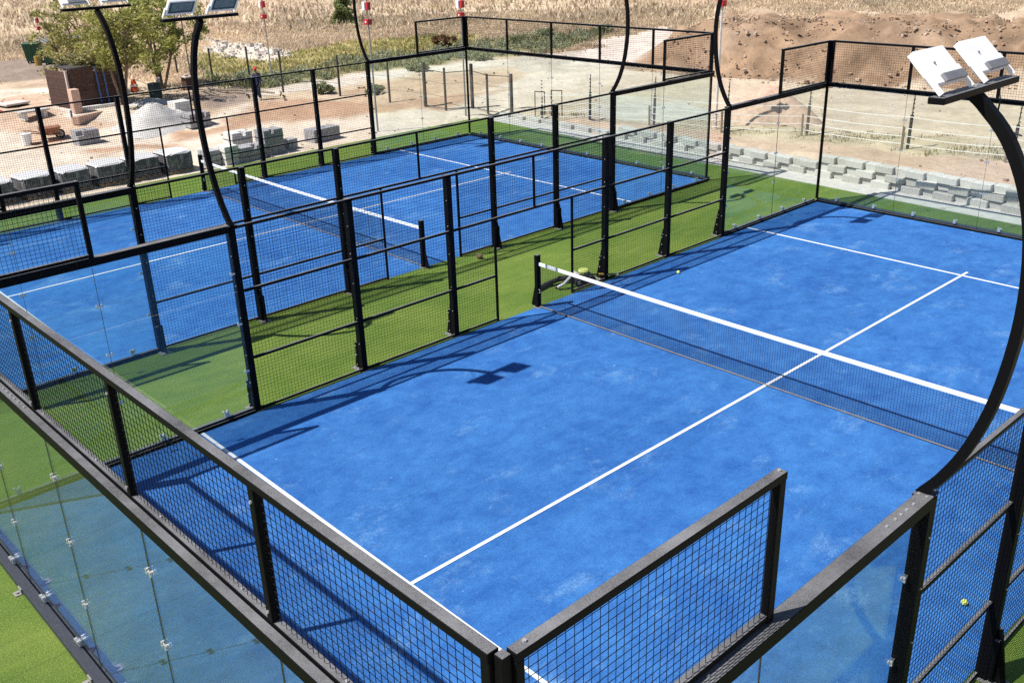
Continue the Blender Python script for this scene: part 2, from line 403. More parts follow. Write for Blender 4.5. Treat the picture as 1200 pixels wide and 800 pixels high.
def ground_colour(x, y):
    wx = x+fnoise(x, y, 2.2, 1)*1.3; wy = y+fnoise(x, y, 2.2, 21)*1.3
    c = np.tile(np.array(ZCOL['dry']), (len(x), 1))
    h = smooth01(.5+fnoise(x, y, 9, 40)*1.6)[:, None]; c = c*(1-h)+np.array((.47, .36, .265))*h
    who = np.zeros(len(x), int)
    for k, (n, P) in enumerate(ZONES):
        m = poly_soft(wx, wy, P, .3)[:, None]; zc = np.array(ZCOL[n])
        if n == 'cream': u = smooth01((x+19)/7)[:, None]; zc = zc*(1-u)+np.array((.545, .455, .35))*u
        c = c*(1-m)+zc*m; who[m[:, 0] > .5] = k+1
    t, s = bank_coords(wx, wy)
    m = (smooth01((t+1.2)/2.)*smooth01((s+.1)/.5)*(1-smooth01((s-5.4)/1.4)))[:, None]
    bb = np.array(ZCOL['bank'])*(1+.55*fnoise(x, y, 1.6, 70)[:, None]+.55*fnoise(x, y, .45, 170)[:, None]); lt = smooth01(fnoise(x, y, 3.5, 80)*2-.2)[:, None]
    bb = bb*(1-lt)+np.array((.36, .26, .185))*(1+.4*fnoise(x, y, .45, 175)[:, None])*lt
    c = c*(1-m)+bb*m; who[m[:, 0] > .5] = 99
    return np.clip(c, 0, 1), who
def axis(a, b, st, lo, hi):
    v = list(np.arange(a, b+1e-6, st)); s = st; x = v[-1]
    while x < hi: s *= 1.22; x += s; v.append(x)
    s = st; x = v[0]
    while x > lo: s *= 1.22; x -= s; v.insert(0, x)
    return np.array(v)
def build_terrain():
    xs = axis(-50, 9, .27, -900, 900); ys = axis(3, 50, .27, -900, 900)
    X, Y = np.meshgrid(xs, ys, indexing='ij'); x = X.ravel(); y = Y.ravel(); z = terrain_z(x, y)
    col, who = ground_colour(x, y)
    t, s = bank_coords(x, y); bm = smooth01((t+1.)/3.)*smooth01((s+.3)/1.)*(1-smooth01((s-6)/2.))
    z = z+bm*(fnoise(x, y, 2.2, 90)*.5+fnoise(x, y, .8, 95)*.50)
    rough = np.isin(who, [k+1 for k, (n, _) in enumerate(ZONES) if n in ('brown', 'red', 'pink', 'dark', 'gravel', 'green', 'verge')]) & (y < 60)
    z = z+np.where(rough, .16*np.maximum(0, fnoise(x, y, 1.1, 60)+.1), .03*fnoise(x, y, 1.5, 61))
    flat = (x > -15.95) & (y < turf_edge(x)+.9)
    z = np.where(flat, -.06, z-.015)
    n, m = X.shape; I = np.arange(n*m).reshape(n, m)
    F = np.stack([I[:-1, :-1], I[1:, :-1], I[1:, 1:], I[:-1, 1:]], -1).reshape(-1, 4)
    o = big_mesh('ground', np.stack([x, y, z], 1), F, 'soil', col, 'structure', smooth=True)
    return o
build_terrain()

# ------------------------------------------------------------------ turf, courts, lines, paving
def slab(name, poly, z0, z1, mat, kind='structure', parent=None):
    mb = MB(); n = len(poly)
    mb.v = [(x, y, z1) for x, y in poly]+[(x, y, z0) for x, y in poly]
    mb.f = [tuple(range(n))]+[(i, (i+1) % n, n+(i+1) % n, n+i) for i in range(n)]
    return mb.build(name, mat, parent, kind)
slab('green_turf', [(-15.85, -9), (13.0, -9), (13.0, turf_edge(13)), (-15.85, turf_edge(-15.85))], -.1, 0, 'turf')
slab('paving_strip', [(-15.5, turf_edge(-15.5)+.004), (13, turf_edge(13)+.004), (13, turf_edge(13)+.9), (-15.5, turf_edge(-15.5)+.9)], -.1, .012, 'conc')
slab('side_paving', [(13.004, -9), (19, -9), (19, 20.6), (13.004, 20.6)], -.1, .006, 'conc')
OX = (0., -13.5)
for ox in OX:
    c = slab('court_surface', [(ox, 0), (ox+10, 0), (ox+10, 20), (ox, 20)], -.02, .006, 'court')
    for nm, P in (('service_line', [(0, 3.025), (10, 2.925), (10, 2.975), (0, 3.075)]), ('service_line', [(0, 16.925), (10, 16.925), (10, 16.975), (0, 16.975)]), ('centre_line', [(5.01, 2.76), (5.06, 2.76), (5.085, 17.2), (5.035, 17.2)])):
        slab(nm, [(ox+a, b) for a, b in P], .004, .0105 if nm == 'service_line' else .0145, 'line', None, c)

# ------------------------------------------------------------------ mesh panels and walls
WIRE = {}
def wire_mesh(w, h, px=.0575, pz=.053, t=.0049):
    key = (round(w, 3), round(h, 3))
    if key in WIRE: return WIRE[key]
    mb = MB(); a = t/2
    nx = max(2, round(w/px)); nz = max(2, round(h/pz))
    for i in range(1, nx):
        x = w*i/nx; b = len(mb.v)
        mb.v += [(x-a, -t-.0004+a, 0), (x, -t-.0004, 0), (x+a, -t-.0004+a, 0), (x, -.0004, 0), (x-a, -t-.0004+a, h), (x, -t-.0004, h), (x+a, -t-.0004+a, h), (x, -.0004, h)]
        mb.f += [(b+j, b+(j+1) % 4, b+4+(j+1) % 4, b+4+j) for j in range(4)]
    for i in range(1, nz):
        z = h*i/nz; b = len(mb.v)
        mb.v += [(0, a, z-a), (0, 0, z), (0, a, z+a), (0, t, z), (w, a, z-a), (w, 0, z), (w, a, z+a), (w, t, z)]
        mb.f += [(b+j, b+(j+1) % 4, b+4+(j+1) % 4, b+4+j) for j in range(4)]
    WIRE[key] = mb.mesh('mesh_panel'); return WIRE[key]
YC = -.05
def panel(root, x0, x1, z0, z1):
    o = link('mesh_panel', wire_mesh(x1-x0, z1-z0), 'wire', root, 'stuff'); o.location = (x0, YC, z0)
SH = {}
def shared(key, fn):
    if key not in SH: SH[key] = fn()
    return SH[key]
def bolt(root, x, y, z, ax='z', r=.011):
    def f():
        mb = MB(); mb.disc((0, 0, 0), {'z': (0, 0, 1), 'y': (0, 1, 0), 'x': (1, 0, 0)}[ax], r, .012, 6); return mb.mesh('bolt')
    o = link('bolt', shared(('bolt', ax, r), f), 'bolt', root); o.location = (x, y, z); return o
def clamp(root, x, z):
    def f():
        mb = MB()
        for sx in (-1, 1):
            mb.disc((sx*.042, -.066, .018), (0, 1, 0), .017, .022, 8); mb.disc((sx*.042, -.066, -.018), (0, 1, 0), .017, .022, 8)
            mb.disc((sx*.042, -.037, 0), (0, 1, 0), .02, .014, 8)
        mb.box(-.06, -.064, -.016, .06, -.0575, .016); mb.box(-.06, -.0425, -.012, .06, -.037, .012)
        return mb.mesh('glass_clamp')
    o = link('glass_clamp', shared('clamp', f), 'clamp', root); o.location = (x, -.0105, z); o.scale = (.8, .8, .8)
def base_clamp(root, x):
    def f():
        mb = MB(); mb.box(-.035, -.085, .10, .035, -.058, .165); mb.box(-.03, -.0425, .10, .03, -.03, .16)
        for sx in (-1, 1): mb.disc((sx*.03, -.09, .165), (0, 1, 0), .02, .03, 8)
        return mb.mesh('base_clamp')
    o = link('base_clamp', shared('bclamp', f), 'clamp', root); o.location = (x, 0, 0)
def glass_pane(root, x0, x1, z0, z1):
    def f():
        mb = MB(); mb.box(0, -.056, 0, x1-x0, -.044, z1-z0); return mb.mesh('glass_pane')
    o = link('glass_pane', shared(('pane', round(x1-x0, 3), round(z1-z0, 3)), f), 'glass', root); o.location = (x0, 0, z0)
def seal(root, x, z0, z1):
    mb = MB(); mb.box(x-.0016, -.0562, z0, x+.0016, -.0438, z1); mb.build('joint_seal', 'cable', root)
def bar(root, name, x0, y0, z0, x1, y1, z1, mat='steel', bev=.004):
    mb = MB(); mb.box(x0, y0, z0, x1, y1, z1); return mb.build(name, mat, root, bevel=bev)
def anchor(root, x):
    mb = MB(); mb.box(x-.05, -.25, 0, x+.05, -.172, .012); mb.box(x-.05, -.185, .012, x+.05, -.172, .07); mb.disc((x, -.215, .02), (0, 0, 1), .02, .02, 6)
    mb.build('anchor_plate', 'pole', root)

GT, ZT = 2.90, 3.965
def end_wall(name, label):
    r = thing(name, label, 'court wall', group='glass and mesh end walls of the courts')
    bar(r, 'base_rail', -.05, -.17, .003, 10.05, -.062, .085, 'rail'); bar(r, 'base_rail', -.05, -.038, .007, 10.05, -.012, .05)
    for i in range(5):
        glass_pane(r, 2*i+.006, 2*i+1.994, .06, GT)
        for x in (.5, 1.5): base_clamp(r, 2*i+x)
        panel(r, 2*i+.03, 2*i+1.97, 2.995, 3.92)
    for x in (2, 4, 6, 8):
        seal(r, x, .09, GT-.02)
        for z in (.88, 1.59, 2.29): clamp(r, x, z)
        anchor(r, x)
        p = bar(r, 'mesh_post', x-.03, -.083, 2.99, x+.03, -.026, 3.915)
        bolt(p, x, -.088, 3.06, 'y'); bolt(p, x, -.088, 3.82, 'y')
    bar(r, 'head_channel', -.05, -.155, 2.865, 10.05, -.083, 2.965); bar(r, 'mesh_sill', .0, -.078, 2.945, 10.0, -.02, 2.988)
    bar(r, 'top_rail', .0, -.088, 3.915, 10.0, -.02, ZT)
    for x in (.03, 9.97): bar(r, 'mesh_post', x-.03, -.08, 2.99, x+.03, -.03, 3.913)
    for x in (-.032, 10.032): bar(r, 'corner_post', x-.028, -.058, .09, x+.028, -.003, 3.955)
    for x in (-.032, 10.032):
        for z in (3.72, 3.2, 2.6): bolt(r, x, -.061, z, 'y', .012)
    for x in np.arange(.7, 10, 1.15): bolt(r, x, -.045, 2.992); 
    for x in (3.3, 3.4, 3.5, 3.6, 3.7, 3.85): bolt(r, x, -.115, 2.969)
    return r
def side_wall(name, label):
    r = thing(name, label, 'court fence', group='mesh and glass side fences of the courts')
    bar(r, 'top_rail', 4.03, -.078, 2.89, 15.97, -.03, 2.93); bar(r, 'foot_rail', 4.05, -.065, .02, 9.0, -.035, .06); bar(r, 'foot_rail', 11.0, -.065, .02, 15.95, -.035, .06)
    bar(r, 'lintel_rail', 4.06, -.075, 1.93, 15.94, -.032, 1.97)
    for a, b in ((4.06, 5.94), (6.06, 7.94), (8.06, 8.97), (11.03, 11.94), (12.06, 13.94), (14.06, 15.94)): bar(r, 'mid_rail', a, -.075, .865, b, -.032, .905)
    for x in (4, 6, 8, 12, 14, 16):
        p = bar(r, 'post', x-.05, -.145, .006, x+.05, -.03, 2.925)
        for z in (.5, .95, 1.55, 2.05, 2.5): bolt(p, x+.055, -.06, z, 'x', .009); bolt(p, x, -.149, z+.1, 'y', .009)
        mb = MB(); mb.hexa([(x-.012, -.31, .016), (x+.012, -.31, .016), (x+.012, -.147, .016), (x-.012, -.147, .016), (x-.012, -.19, .62), (x+.012, -.19, .62), (x+.012, -.147, .62), (x-.012, -.147, .62)])
        mb.box(x-.06, -.195, .05, x+.06, -.147, .5)
        g = mb.build('gusset', 'steel', r, bevel=.003)
        for z in (.1, .28, .44): bolt(g, x+.064, -.17, z, 'x', .012)
        bar(r, 'base_plate', x-.09, -.31, .003, x+.09, -.02, .014, 'pole', 0)
    for x in (9, 11): bar(r, 'door_post', x-.02, -.07, .006, x+.02, -.03, 1.928)
    bar(r, 'door_post', 9.98, -.07, 1.972, 10.02, -.03, 2.888)
    for a, b in ((4, 6), (6, 8), (12, 14), (14, 16)):
        for z0, z1 in ((.06, .865), (.905, 1.93), (1.97, 2.89)): panel(r, a+.05, b-.05, z0, z1)
    for a, b in ((8.05, 8.98), (11.02, 11.95)):
        for z0, z1 in ((.06, .865), (.905, 1.93)): panel(r, a, b, z0, z1)
    panel(r, 8.05, 9.98, 1.97, 2.89); panel(r, 10.02, 11.95, 1.97, 2.89)
    for e in (0, 1):
        X = (lambda v: v) if e == 0 else (lambda v: 20-v)
        B = lambda n, a, *k: bar(r, n, min(X(a), X(k[2])), k[0], k[1], max(X(a), X(k[2])), k[3], k[4])
        for a in (0, 2):
            x0, x1 = sorted((X(a+.006), X(a+1.994))); glass_pane(r, x0, x1, .06, 2.85)
            for x in (.5, 1.5): base_clamp(r, X(a+x))
        seal(r, X(2), .09, 2.83)
        for z in (.88, 1.59, 2.29): clamp(r, X(2), z)
        for z in (.7, 1.46, 2.24): clamp(r, X(3.93), z)
        B('base_rail', 0., -.13, .003, 3.95, -.062, .075); B('base_rail', 0., -.038, .007, 3.95, -.012, .05)
        B('head_channel', 0., -.15, 2.85, 3.98, -.03, 2.955)
        B('mesh_sill', .0, -.078, 2.972, 2.0, -.02, 3.01); B('top_rail', .0, -.088, 3.915, 2.05, -.02, ZT)
        B('mesh_post', 0.0, -.083, 3.012, .05, -.026, 3.913); B('mesh_post', 1.99, -.083, 2.958, 2.05, -.026, 3.913)
        x0, x1 = sorted((X(.04), X(2.0))); panel(r, x0, x1, 3.01, 3.915)
        for x in (3.78, 3.68, 3.6, 3.52, 3.4, .6, 1.4): bolt(r, X(x), -.09, 2.958)
        bolt(r, X(2.02), -.05, 3.969); bolt(r, X(.08), -.05, 3.969)
    return r
W0 = end_wall('end_wall', 'long glass wall with mesh top crossing the lower left foreground, nearest the viewer')
dup(W0, (10, 20, 0), math.pi, 'glass end wall with mesh top behind the near court, in front of the stepped block wall at right')
dup(W0, (-3.5, 20, 0), math.pi, 'glass end wall with mesh top closing the farther court, beside the red and white box pole')
S0 = side_wall('side_fence', 'mesh side fence of the near court, along the near edge of the green walkway')
S0.location = (0, 20, 0); S0.rotation_euler = (0, 0, -math.pi/2)
dup(S0, (10, 0, 0), math.pi/2, 'side fence at the lower right corner under the big curved lamp pole')
dup(S0, (-3.5, 0, 0), math.pi/2, 'side fence of the farther court along the far side of the green walkway')
dup(S0, (-13.5, 20, 0), -math.pi/2, 'outermost side fence of the farther court, in front of the paver pallets')

# ------------------------------------------------------------------ nets
def make_net(label):
    r = thing('tennis_net', label, 'net', group='nets across the courts')
    def top(x): return .905-.035*(1-((x-5)/5)**2)
    mb = MB(); n = 40
    P = []
    for i in range(n+1):
        x = .04+9.92*i/n; P.append((x, top(x)))
    for i in range(n):
        (xa, za), (xb, zb) = P[i], P[i+1]
        mb.hexa([(xa, -.012, za-.058), (xb, -.012, zb-.058), (xb, .012, zb-.058), (xa, .012, za-.058), (xa, -.012, za), (xb, -.012, zb), (xb, .012, zb), (xa, .012, za)])
    mb.build('tape', 'tape', r)
    mb = MB(); t = .0023
    for i in range(1, 232):
        x = 10*i/232; h = top(x)-.05; b = len(mb.v)
        mb.v += [(x-t, 0, .03), (x, -t, .03), (x+t, 0, .03), (x, t, .03), (x-t, 0, h), (x, -t, h), (x+t, 0, h), (x, t, h)]
        mb.f += [(b+j, b+(j+1) % 4, b+4+(j+1) % 4, b+4+j) for j in range(4)]
    for k in range(1, 20):
        for i in range(n):
            (xa, za), (xb, zb) = P[i], P[i+1]; a = .03+(za-.09)*k/20; c = .03+(zb-.09)*k/20; b = len(mb.v)
            mb.v += [(xa, .004, a-t), (xa, .004-t, a), (xa, .004, a+t), (xa, .004+t, a), (xb, .004, c-t), (xb, .004-t, c), (xb, .004, c+t), (xb, .004+t, c)]
            mb.f += [(b+j, b+(j+1) % 4, b+4+(j+1) % 4, b+4+j) for j in range(4)]
    mb.build('netting', 'net', r, 'stuff')
    MB().sweep([(.05, 0, .03), (5, 0, .024), (9.95, 0, .03)], .011, 6).build('bottom_cord', 'hem', r)
    for x in (0., 10.):
        sg = 1 if x == 0 else -1
        p = bar(r, 'net_post', x-.04, -.05, .01, x+.04, .05, 1.05, 'steel', .005)
        mb = MB(); a = x-sg*.044
        mb.hexa([(a-sg*.13, -.01, .02), (a, -.01, .02), (a, .01, .02), (a-sg*.13, .01, .02), (a-sg*.01, -.01, .5), (a, -.01, .5), (a, .01, .5), (a-sg*.01, .01, .5)])
        mb.build('brace', 'steel', p); bar(p, 'foot_plate', x-.09, -.08, .008, x+.09, .08, .016, 'pole', 0)
        MB().sweep([(x+sg*.045, -.02, .3), (x+sg*.075, -.02, .32), (x+sg*.075, -.02, .36), (x+sg*.045, -.02, .38)], .008, 5).build('winch_handle', 'bolt', p)
    return r
N0 = make_net('white taped net across the near court, its left post at the doorway'); N0.location = (0, 10, 0)
dup(N0, (-13.5, 10, 0), 0, 'white taped net across the farther blue court, seen through black mesh')

# ------------------------------------------------------------------ floodlight poles (local: -Y outward, X along the fence)
def flood_pole(label):
    r = thing('floodlight_pole', label, 'floodlight', group='curved floodlight poles on the court fences')
    pts = [(-.02, 2.935), (.10, 3.10), (.24, 3.36), (.36, 3.72), (.43, 4.12), (.455, 4.5), (.43, 4.88), (.35, 5.2), (.21, 5.48), (.05, 5.66), (-.02, 5.72)]
    # resample smoothly
    q = []
    for i in range(len(pts)-1):
        p0 = pts[max(i-1, 0)]; p1 = pts[i]; p2 = pts[i+1]; p3 = pts[min(i+2, len(pts)-1)]
        for k in range(4):
            t = k/4
            q.append(tuple(.5*(2*p1[j]+(p2[j]-p0[j])*t+(2*p0[j]-5*p1[j]+4*p2[j]-p3[j])*t*t+(3*p1[j]-p0[j]-3*p2[j]+p3[j])*t**3) for j in (0, 1)))
    q.append(pts[-1])
    sect = [(-.034, -.034), (.034, -.034), (.034, .034), (-.034, .034)]
    mb = MB(); mb.sweep([(0, -.06-a, z) for a, z in q], 0, sect=sect, up=(1, 0, 0)); mb.build('pole', 'steel', r)
    bar(r, 'base_plate', -.08, -.14, 2.934, .08, -.01, 2.948)
    for sx in (-1, 1): bolt(r, sx*.06, -.05, 2.952); bolt(r, sx*.06, -.11, 2.952)
    y0 = -.04
    c = bar(r, 'crossbar', -.53, y0-.05, 5.735, .53, y0+.05, 5.775, 'steel', .005)
    bolt(c, 0, y0, 5.78)
    di = Vector((0, .70, .71)).normalized(); nrm = Vector((0, .71, -.70)).normalized()       # inward-up and the lens normal
    for sx in (-1, 1):
        h = bpy.data.objects.new('floodlight', None); COL.objects.link(h); h.parent = r; h.empty_display_size = .1
        cx = sx*.30
        def P(u, v, w): return tuple(Vector((cx+u, y0+.015, 5.80))+di*v+nrm*w)
        def hx(mb, u0, v0, w0, u1, v1, w1): return mb.hexa([P(u0, v0, w0), P(u1, v0, w0), P(u1, v1, w0), P(u0, v1, w0), P(u0, v0, w1), P(u1, v0, w1), P(u1, v1, w1), P(u0, v1, w1)])
        mb = MB(); hx(mb, -.19, .035, -.03, .19, .275, .0)
        for a in ((-.19, .035, .19, .058), (-.19, .252, .19, .275), (-.19, .0585, -.168, .2515), (.168, .0585, .19, .2515)): hx(mb, a[0], a[1], .0003, a[2], a[3], .016)
        mb.build('housing', 'alu', h, bevel=.003)
        mb = MB(); hx(mb, -.167, .0595, .001, .167, .2505, .006); mb.build('lens', 'lens', h)
        mb = MB(); hx(mb, -.148, .095, .0065, .135, .232, .0082); mb.build('reflector', 'ledp', h)
        mb = MB(); hx(mb, -.10, .028, -.052, .17, .085, -.0305)
        mb.build('driver_box', 'fin', h, bevel=.004)
        for a in (-.208, .193): mb = MB(); hx(mb, a, -.03, -.03, a+.015, .13, .0); mb.build('bracket', 'alu', h)
        MB().disc(P(-.06, .17, -.033), nrm, .008, .01, 8).build('vent_plug', 'fin', h)
    MB().sweep([(.36, y0, 5.735), (.35, y0-.02, 5.64), (.27, y0-.04, 5.55), (.16, y0-.05, 5.53), (.04, -.33, 5.50)], .006, 5).build('cable', 'cable', r)
    return r
F0 = flood_pole('curved floodlight pole at left with dark lamp faces turned towards the viewer')
F0.location = (0, 4, 0); F0.rotation_euler = (0, 0, -math.pi/2)
HP = math.pi/2
dup(F0, (0, 16, 0), -HP, 'curved pole on the near court fence, beside the thick white pole at top')
FR = dup(F0, (10.05, 4.0, 0), HP, 'large curved floodlight pole at right edge with two white lamp backs'); FR.rotation_euler = (R(-1), 0, HP)
dup(F0, (-3.5, 4, 0), HP, 'curved floodlight pole in front of the leafy tree, two white lamp backs at its top')
dup(F0, (-3.5, 16, 0), HP, 'curved pole rising from the fence top near the upper middle, bowing right')
dup(F0, (-13.5, 16, 0), -HP, 'curved pole on the outermost fence, bowing left past the dark conical shrub')

# ------------------------------------------------------------------ stepped block wall beyond the far ends
def block_wall():
    r = thing('retaining_wall', 'low stepped wall of pale interlocking concrete blocks beyond the end of the courts', 'wall')
    def blk(w):
        mb = MB(); mb.box(-w/2, -.15, 0, w/2, .15, .186); return mb.mesh('block', bevel=.012)
    me = {True: shared('blockA', lambda: blk(.52)), False: shared('blockB', lambda: blk(.345))}
    for row, (x0, n) in enumerate(((-15.4, 52), (-9.3, 38), (-1.47, 19))):
        x = x0; c = round((x0+15.4)/.435)
        for k in range(n):
            out = (k+c+row) % 2 == 0; w = .52 if out else .345
            o = link('block', me[out], 'block', r); x += w/2
            o.location = (x, turf_edge(x)+.92+.07*row+(0 if out else .13)+random.uniform(-.012, .012), .190*row-(.0 if out else .015)-(0 if x > -8 else .05*(-8-x)/7)+random.uniform(-.006, .006))
            o.rotation_euler = (random.uniform(-.02, .02), random.uniform(-.01, .01), random.uniform(-.035, .035)-.06); x += w/2+.003
block_wall()

# ------------------------------------------------------------------ paver stacks beside the courts
def paver_stack(label, x, y, wx, wy, h, rz=0., nx=4, ny=5, nz=4, wrapped=False, mat='paver', z=None, strap=True, group='paver stacks on the dirt beside the courts'):
    z = tz(x, y)-.02 if z is None else z
    r = thing('paver_pallet' if wrapped else 'paver_stack', label, 'paver pallet' if wrapped else 'paver stack', (x, y, z), rz, group)
    mb = MB(); base = .10 if wrapped else .0
    if wrapped:
        p = MB()
        for i in range(5): p.box(-wx/2, -wy/2+i*(wy-.1)/4, .075, wx/2, -wy/2+i*(wy-.1)/4+.1, .097)
        for i in range(3): p.box(-wx/2+i*(wx-.09)/2, -wy/2, .0, -wx/2+i*(wx-.09)/2+.09, wy/2, .074)
        p.build('pallet', 'wood', r)
    dx, dy, dz = wx/nx, wy/ny, (h-base)/nz
    for i in range(nx):
        for j in range(ny):
            for k in range(nz):
                if 0 < i < nx-1 and 0 < j < ny-1 and k < nz-1: continue
                if k == nz-1 and not wrapped and random.random() < .08: continue
                jx, jy = random.uniform(-.006, .006), random.uniform(-.006, .006)
                mb.box(-wx/2+i*dx+.004+jx, -wy/2+j*dy+.004+jy, base+k*dz+.002, -wx/2+(i+1)*dx-.004+jx, -wy/2+(j+1)*dy-.004+jy, base+(k+1)*dz-.002)
    mb.build('pavers', 'dpaver' if wrapped else mat, r, 'stuff')
    if strap and not wrapped:
        for zz in (.35, .7):
            a = wx/2+.012; b = wy/2+.012; c = h*zz
            MB().sweep([(-a, -b, c), (a, -b, c), (a, b, c), (-a, b, c), (-a, -b, c)], .008, 4).build('strap', 'strap', r)
    if wrapped:
        w = MB(); n = 28; L = []
        for t, s in ((.0, 1.0), (.3, 1.04), (.7, 1.035), (.93, 1.02), (1.0, .96)):
            ring = []
            for i in range(n):
                a = 2*math.pi*(i+.5)/n; c, sn = math.cos(a), math.sin(a)
                px = math.copysign(abs(c)**.35, c)*wx*.53; py = math.copysign(abs(sn)**.35, sn)*wy*.53
                q = s+random.uniform(-.012, .012); ring.append((px*q, py*q, base+.01+t*(h-base+.03)+random.uniform(-.006, .006)))
            L.append(ring)
        for ring in L: w.v += ring
        for a in range(len(L)-1):
            for i in range(n): w.f.append((a*n+i, a*n+(i+1) % n, (a+1)*n+(i+1) % n, (a+1)*n+i))
        w.f.append(tuple((len(L)-1)*n+i for i in range(n)))
        w.build('plastic_wrap', 'wrap', r, smooth=False)
        tp = MB(); T = [(p[0]*.97, p[1]*.97, h+.045+random.uniform(-.004, .006)) for p in L[-1]]; tp.v = T+[(p[0]*1.07, p[1]*1.07, h+.01+random.uniform(-.03, .02)) for p in L[-1]]+[(0, 0, h+.05)]
        tp.f = [(i, (i+1) % n, 2*n) for i in range(n)]+[(n+i, n+(i+1) % n, (i+1) % n, i) for i in range(n)]
        tp.build('lit_wrap_top', 'sheet', r)  # added white cap painting the sunlit top of the wrap
    return r
GW = 'wrapped paver pallets in a row beside the farther court'
names = ['wrapped paver pallet at the left picture edge, first of its row', 'wrapped paver pallet second from the left edge in the row beside the court', 'wrapped paver pallet third from the left, behind a mesh panel corner',
         'wrapped paver pallet fourth from the left, just left of the curved pole foot', 'wrapped paver pallet fifth from the left, just right of the curved pole foot', 'wrapped paver pallet at the right end of the wrapped row, with rounded sheeting']
for nm, (x, y) in zip(names, ((-16.95, 5.42), (-16.95, 6.5), (-16.9, 7.52), (-16.85, 8.58), (-16.8, 9.60), (-16.72, 10.62))):
    paver_stack(nm, x, y, .86, .84, .60, random.uniform(-.06, .06)+.06, 5, 6, 4, True, group=GW)
paver_stack('small grey paver cube left of the net post, nearest the wrapped pallets', -16.55, 11.75, .55, .48, .50, .05, 3, 3, 4)
paver_stack('pale paver cube with a bright top between the grey cube and the long stack', -16.35, 12.28, .55, .5, .58, .05, 3, 3, 4, mat='pavert')
paver_stack('long low stack of grey pavers behind the net end', -16.4, 13.0, .6, 1.0, .45, .05, 4, 9, 4)
paver_stack('tall two tier stack of grey pavers, highest in the row', -16.6, 13.95, .6, .72, .82, .03, 4, 6, 7)
paver_stack('pale strapped paver stack behind the long low stack', -17.5, 13.3, .6, .75, .72, .03, 4, 6, 6, mat='pavert')
paver_stack('low leftover pile of dark pavers right of the tall stack', -16.7, 14.75, .4, .35, .36, .1, 3, 3, 3, strap=False)
paver_stack('separate stack of grey pavers farther along, right of the low leftover pile', -17.1, 16.3, .55, 1.15, .45, .12, 4, 10, 4, strap=False)
paver_stack('block stack with a pale end beside the gravel heap', -22.65, 14.35, .7, .85, .50, .05, 4, 5, 3)
paver_stack('pale block stack behind the gravel heap', -24.5, 14.65, .6, .7, .46, .05, 3, 4, 3, mat='pavert', strap=False)
paver_stack('paver stack standing alone beside the wheelbarrow', -23.45, 10.5, .6, .78, .50, .03, 4, 7, 3, strap=False)

# ------------------------------------------------------------------ heaps
def heap(name, label, cat, x, y, rx, ry, h, mat, rz=0, seed=3, pw=1.0):
    r = np.random.default_rng(seed); nr, na = 16, 40; V = []; F = []
    for i in range(nr+1):
        t = i/nr
        for j in range(na):
            a = 2*math.pi*j/na; w = 1+.10*math.sin(3*a+seed)+.06*math.sin(5*a+2*seed)
            px, py = rx*t*w*math.cos(a), ry*t*w*math.sin(a)
            z = h*(1-t)**pw*(1-.15*max(0, .12-t)/.12)+r.normal(0, .012)*h-.03
            c, s = math.cos(rz), math.sin(rz); gx, gy = x+px*c-py*s, y+px*s+py*c
            V.append((gx-x, gy-y, z+tz(gx, gy)-tz(x, y) if t > .6 else z))
    for i in range(nr):
        for j in range(na): F.append((i*na+j, (i+1)*na+j, (i+1)*na+(j+1) % na, i*na+(j+1) % na))
    o = big_mesh(name, V, F, mat, smooth=True); o.location = (x, y, tz(x, y)); return tag(o, label, cat)
heap('gravel_heap', 'pointed heap of grey gravel beside the leafy tree', 'heap', -23.7, 13.2, 1.35, 1.5, .98, 'gravel')
heap('gravel_heap', 'flat dark gravel patch under the dark drum', 'heap', -27.2, 14.6, .9, .9, .22, 'gravel', seed=5)
heap('soil_heap', 'smooth reddish soil heap beyond the white taped fence at right', 'heap', -6.3, 27.4, 1.7, 1.55, 1.25, 'sand', .3, 8, .8)

# ------------------------------------------------------------------ fences beyond the courts
def taped_fence():
    r = thing('taped_fence', 'dark posts carrying white fence tapes behind the block wall', 'fence')
    P = [(7.6, 25.7), (5.2, 25.6), (2.59, 25.4), (-.25, 25.23), (-3.67, 25.5), (-6.06, 24.6), (-8.85, 24.34), (-11.28, 23.75), (-13.4, 23.45)]
    for i, (x, y) in enumerate(P):
        z = tz(x, y); h = 1.62 if i < 8 else .9
        mb = MB(); mb.sweep([(x, y, z-.1), (x+.02, y, z+h*.62)], .045, 6); mb.sweep([(x+.02, y, z+h*.62), (x+.035, y, z+h)], .016, 5)
        p = mb.build('post', 'post', r)
        mb = MB()
        for k in range(11): mb.disc((x+.045, y-.03, z+.2+k*.125), (1, 0, 0), .022, .05, 6)
        mb.build('insulators', 'strap', p, 'stuff')
        if i < 7:
            MB().sweep([(x-.12, y-.1, z-.1), (x-.13, y-.1, z+.62+.1*random.random())], .035, 6).build('stub_post', 'stick', r)
    for k, h in enumerate((.18, .40, .62, .95)):
        pts = []
        for i in range(len(P)-1):
            (xa, ya), (xb, yb) = P[i], P[i+1]
            for s in range(6):
                t = s/6; x, y = xa+(xb-xa)*t, ya+(yb-ya)*t; za = tz(xa, ya)*(1-t)+tz(xb, yb)*t
                pts.append((x, y-.06, za+h-.05*4*t*(1-t)*(1 if k % 2 else .6)))
        pts.append((P[-1][0], P[-1][1]-.06, tz(*P[-1])+h))
        MB().beam  # noqa
        MB().sweep(pts, 0, sect=[(-.002, -.011), (.002, -.011), (.002, .011), (-.002, .011)], up=(0, 0, 1)).build('tape', 'ttape', r)
taped_fence()
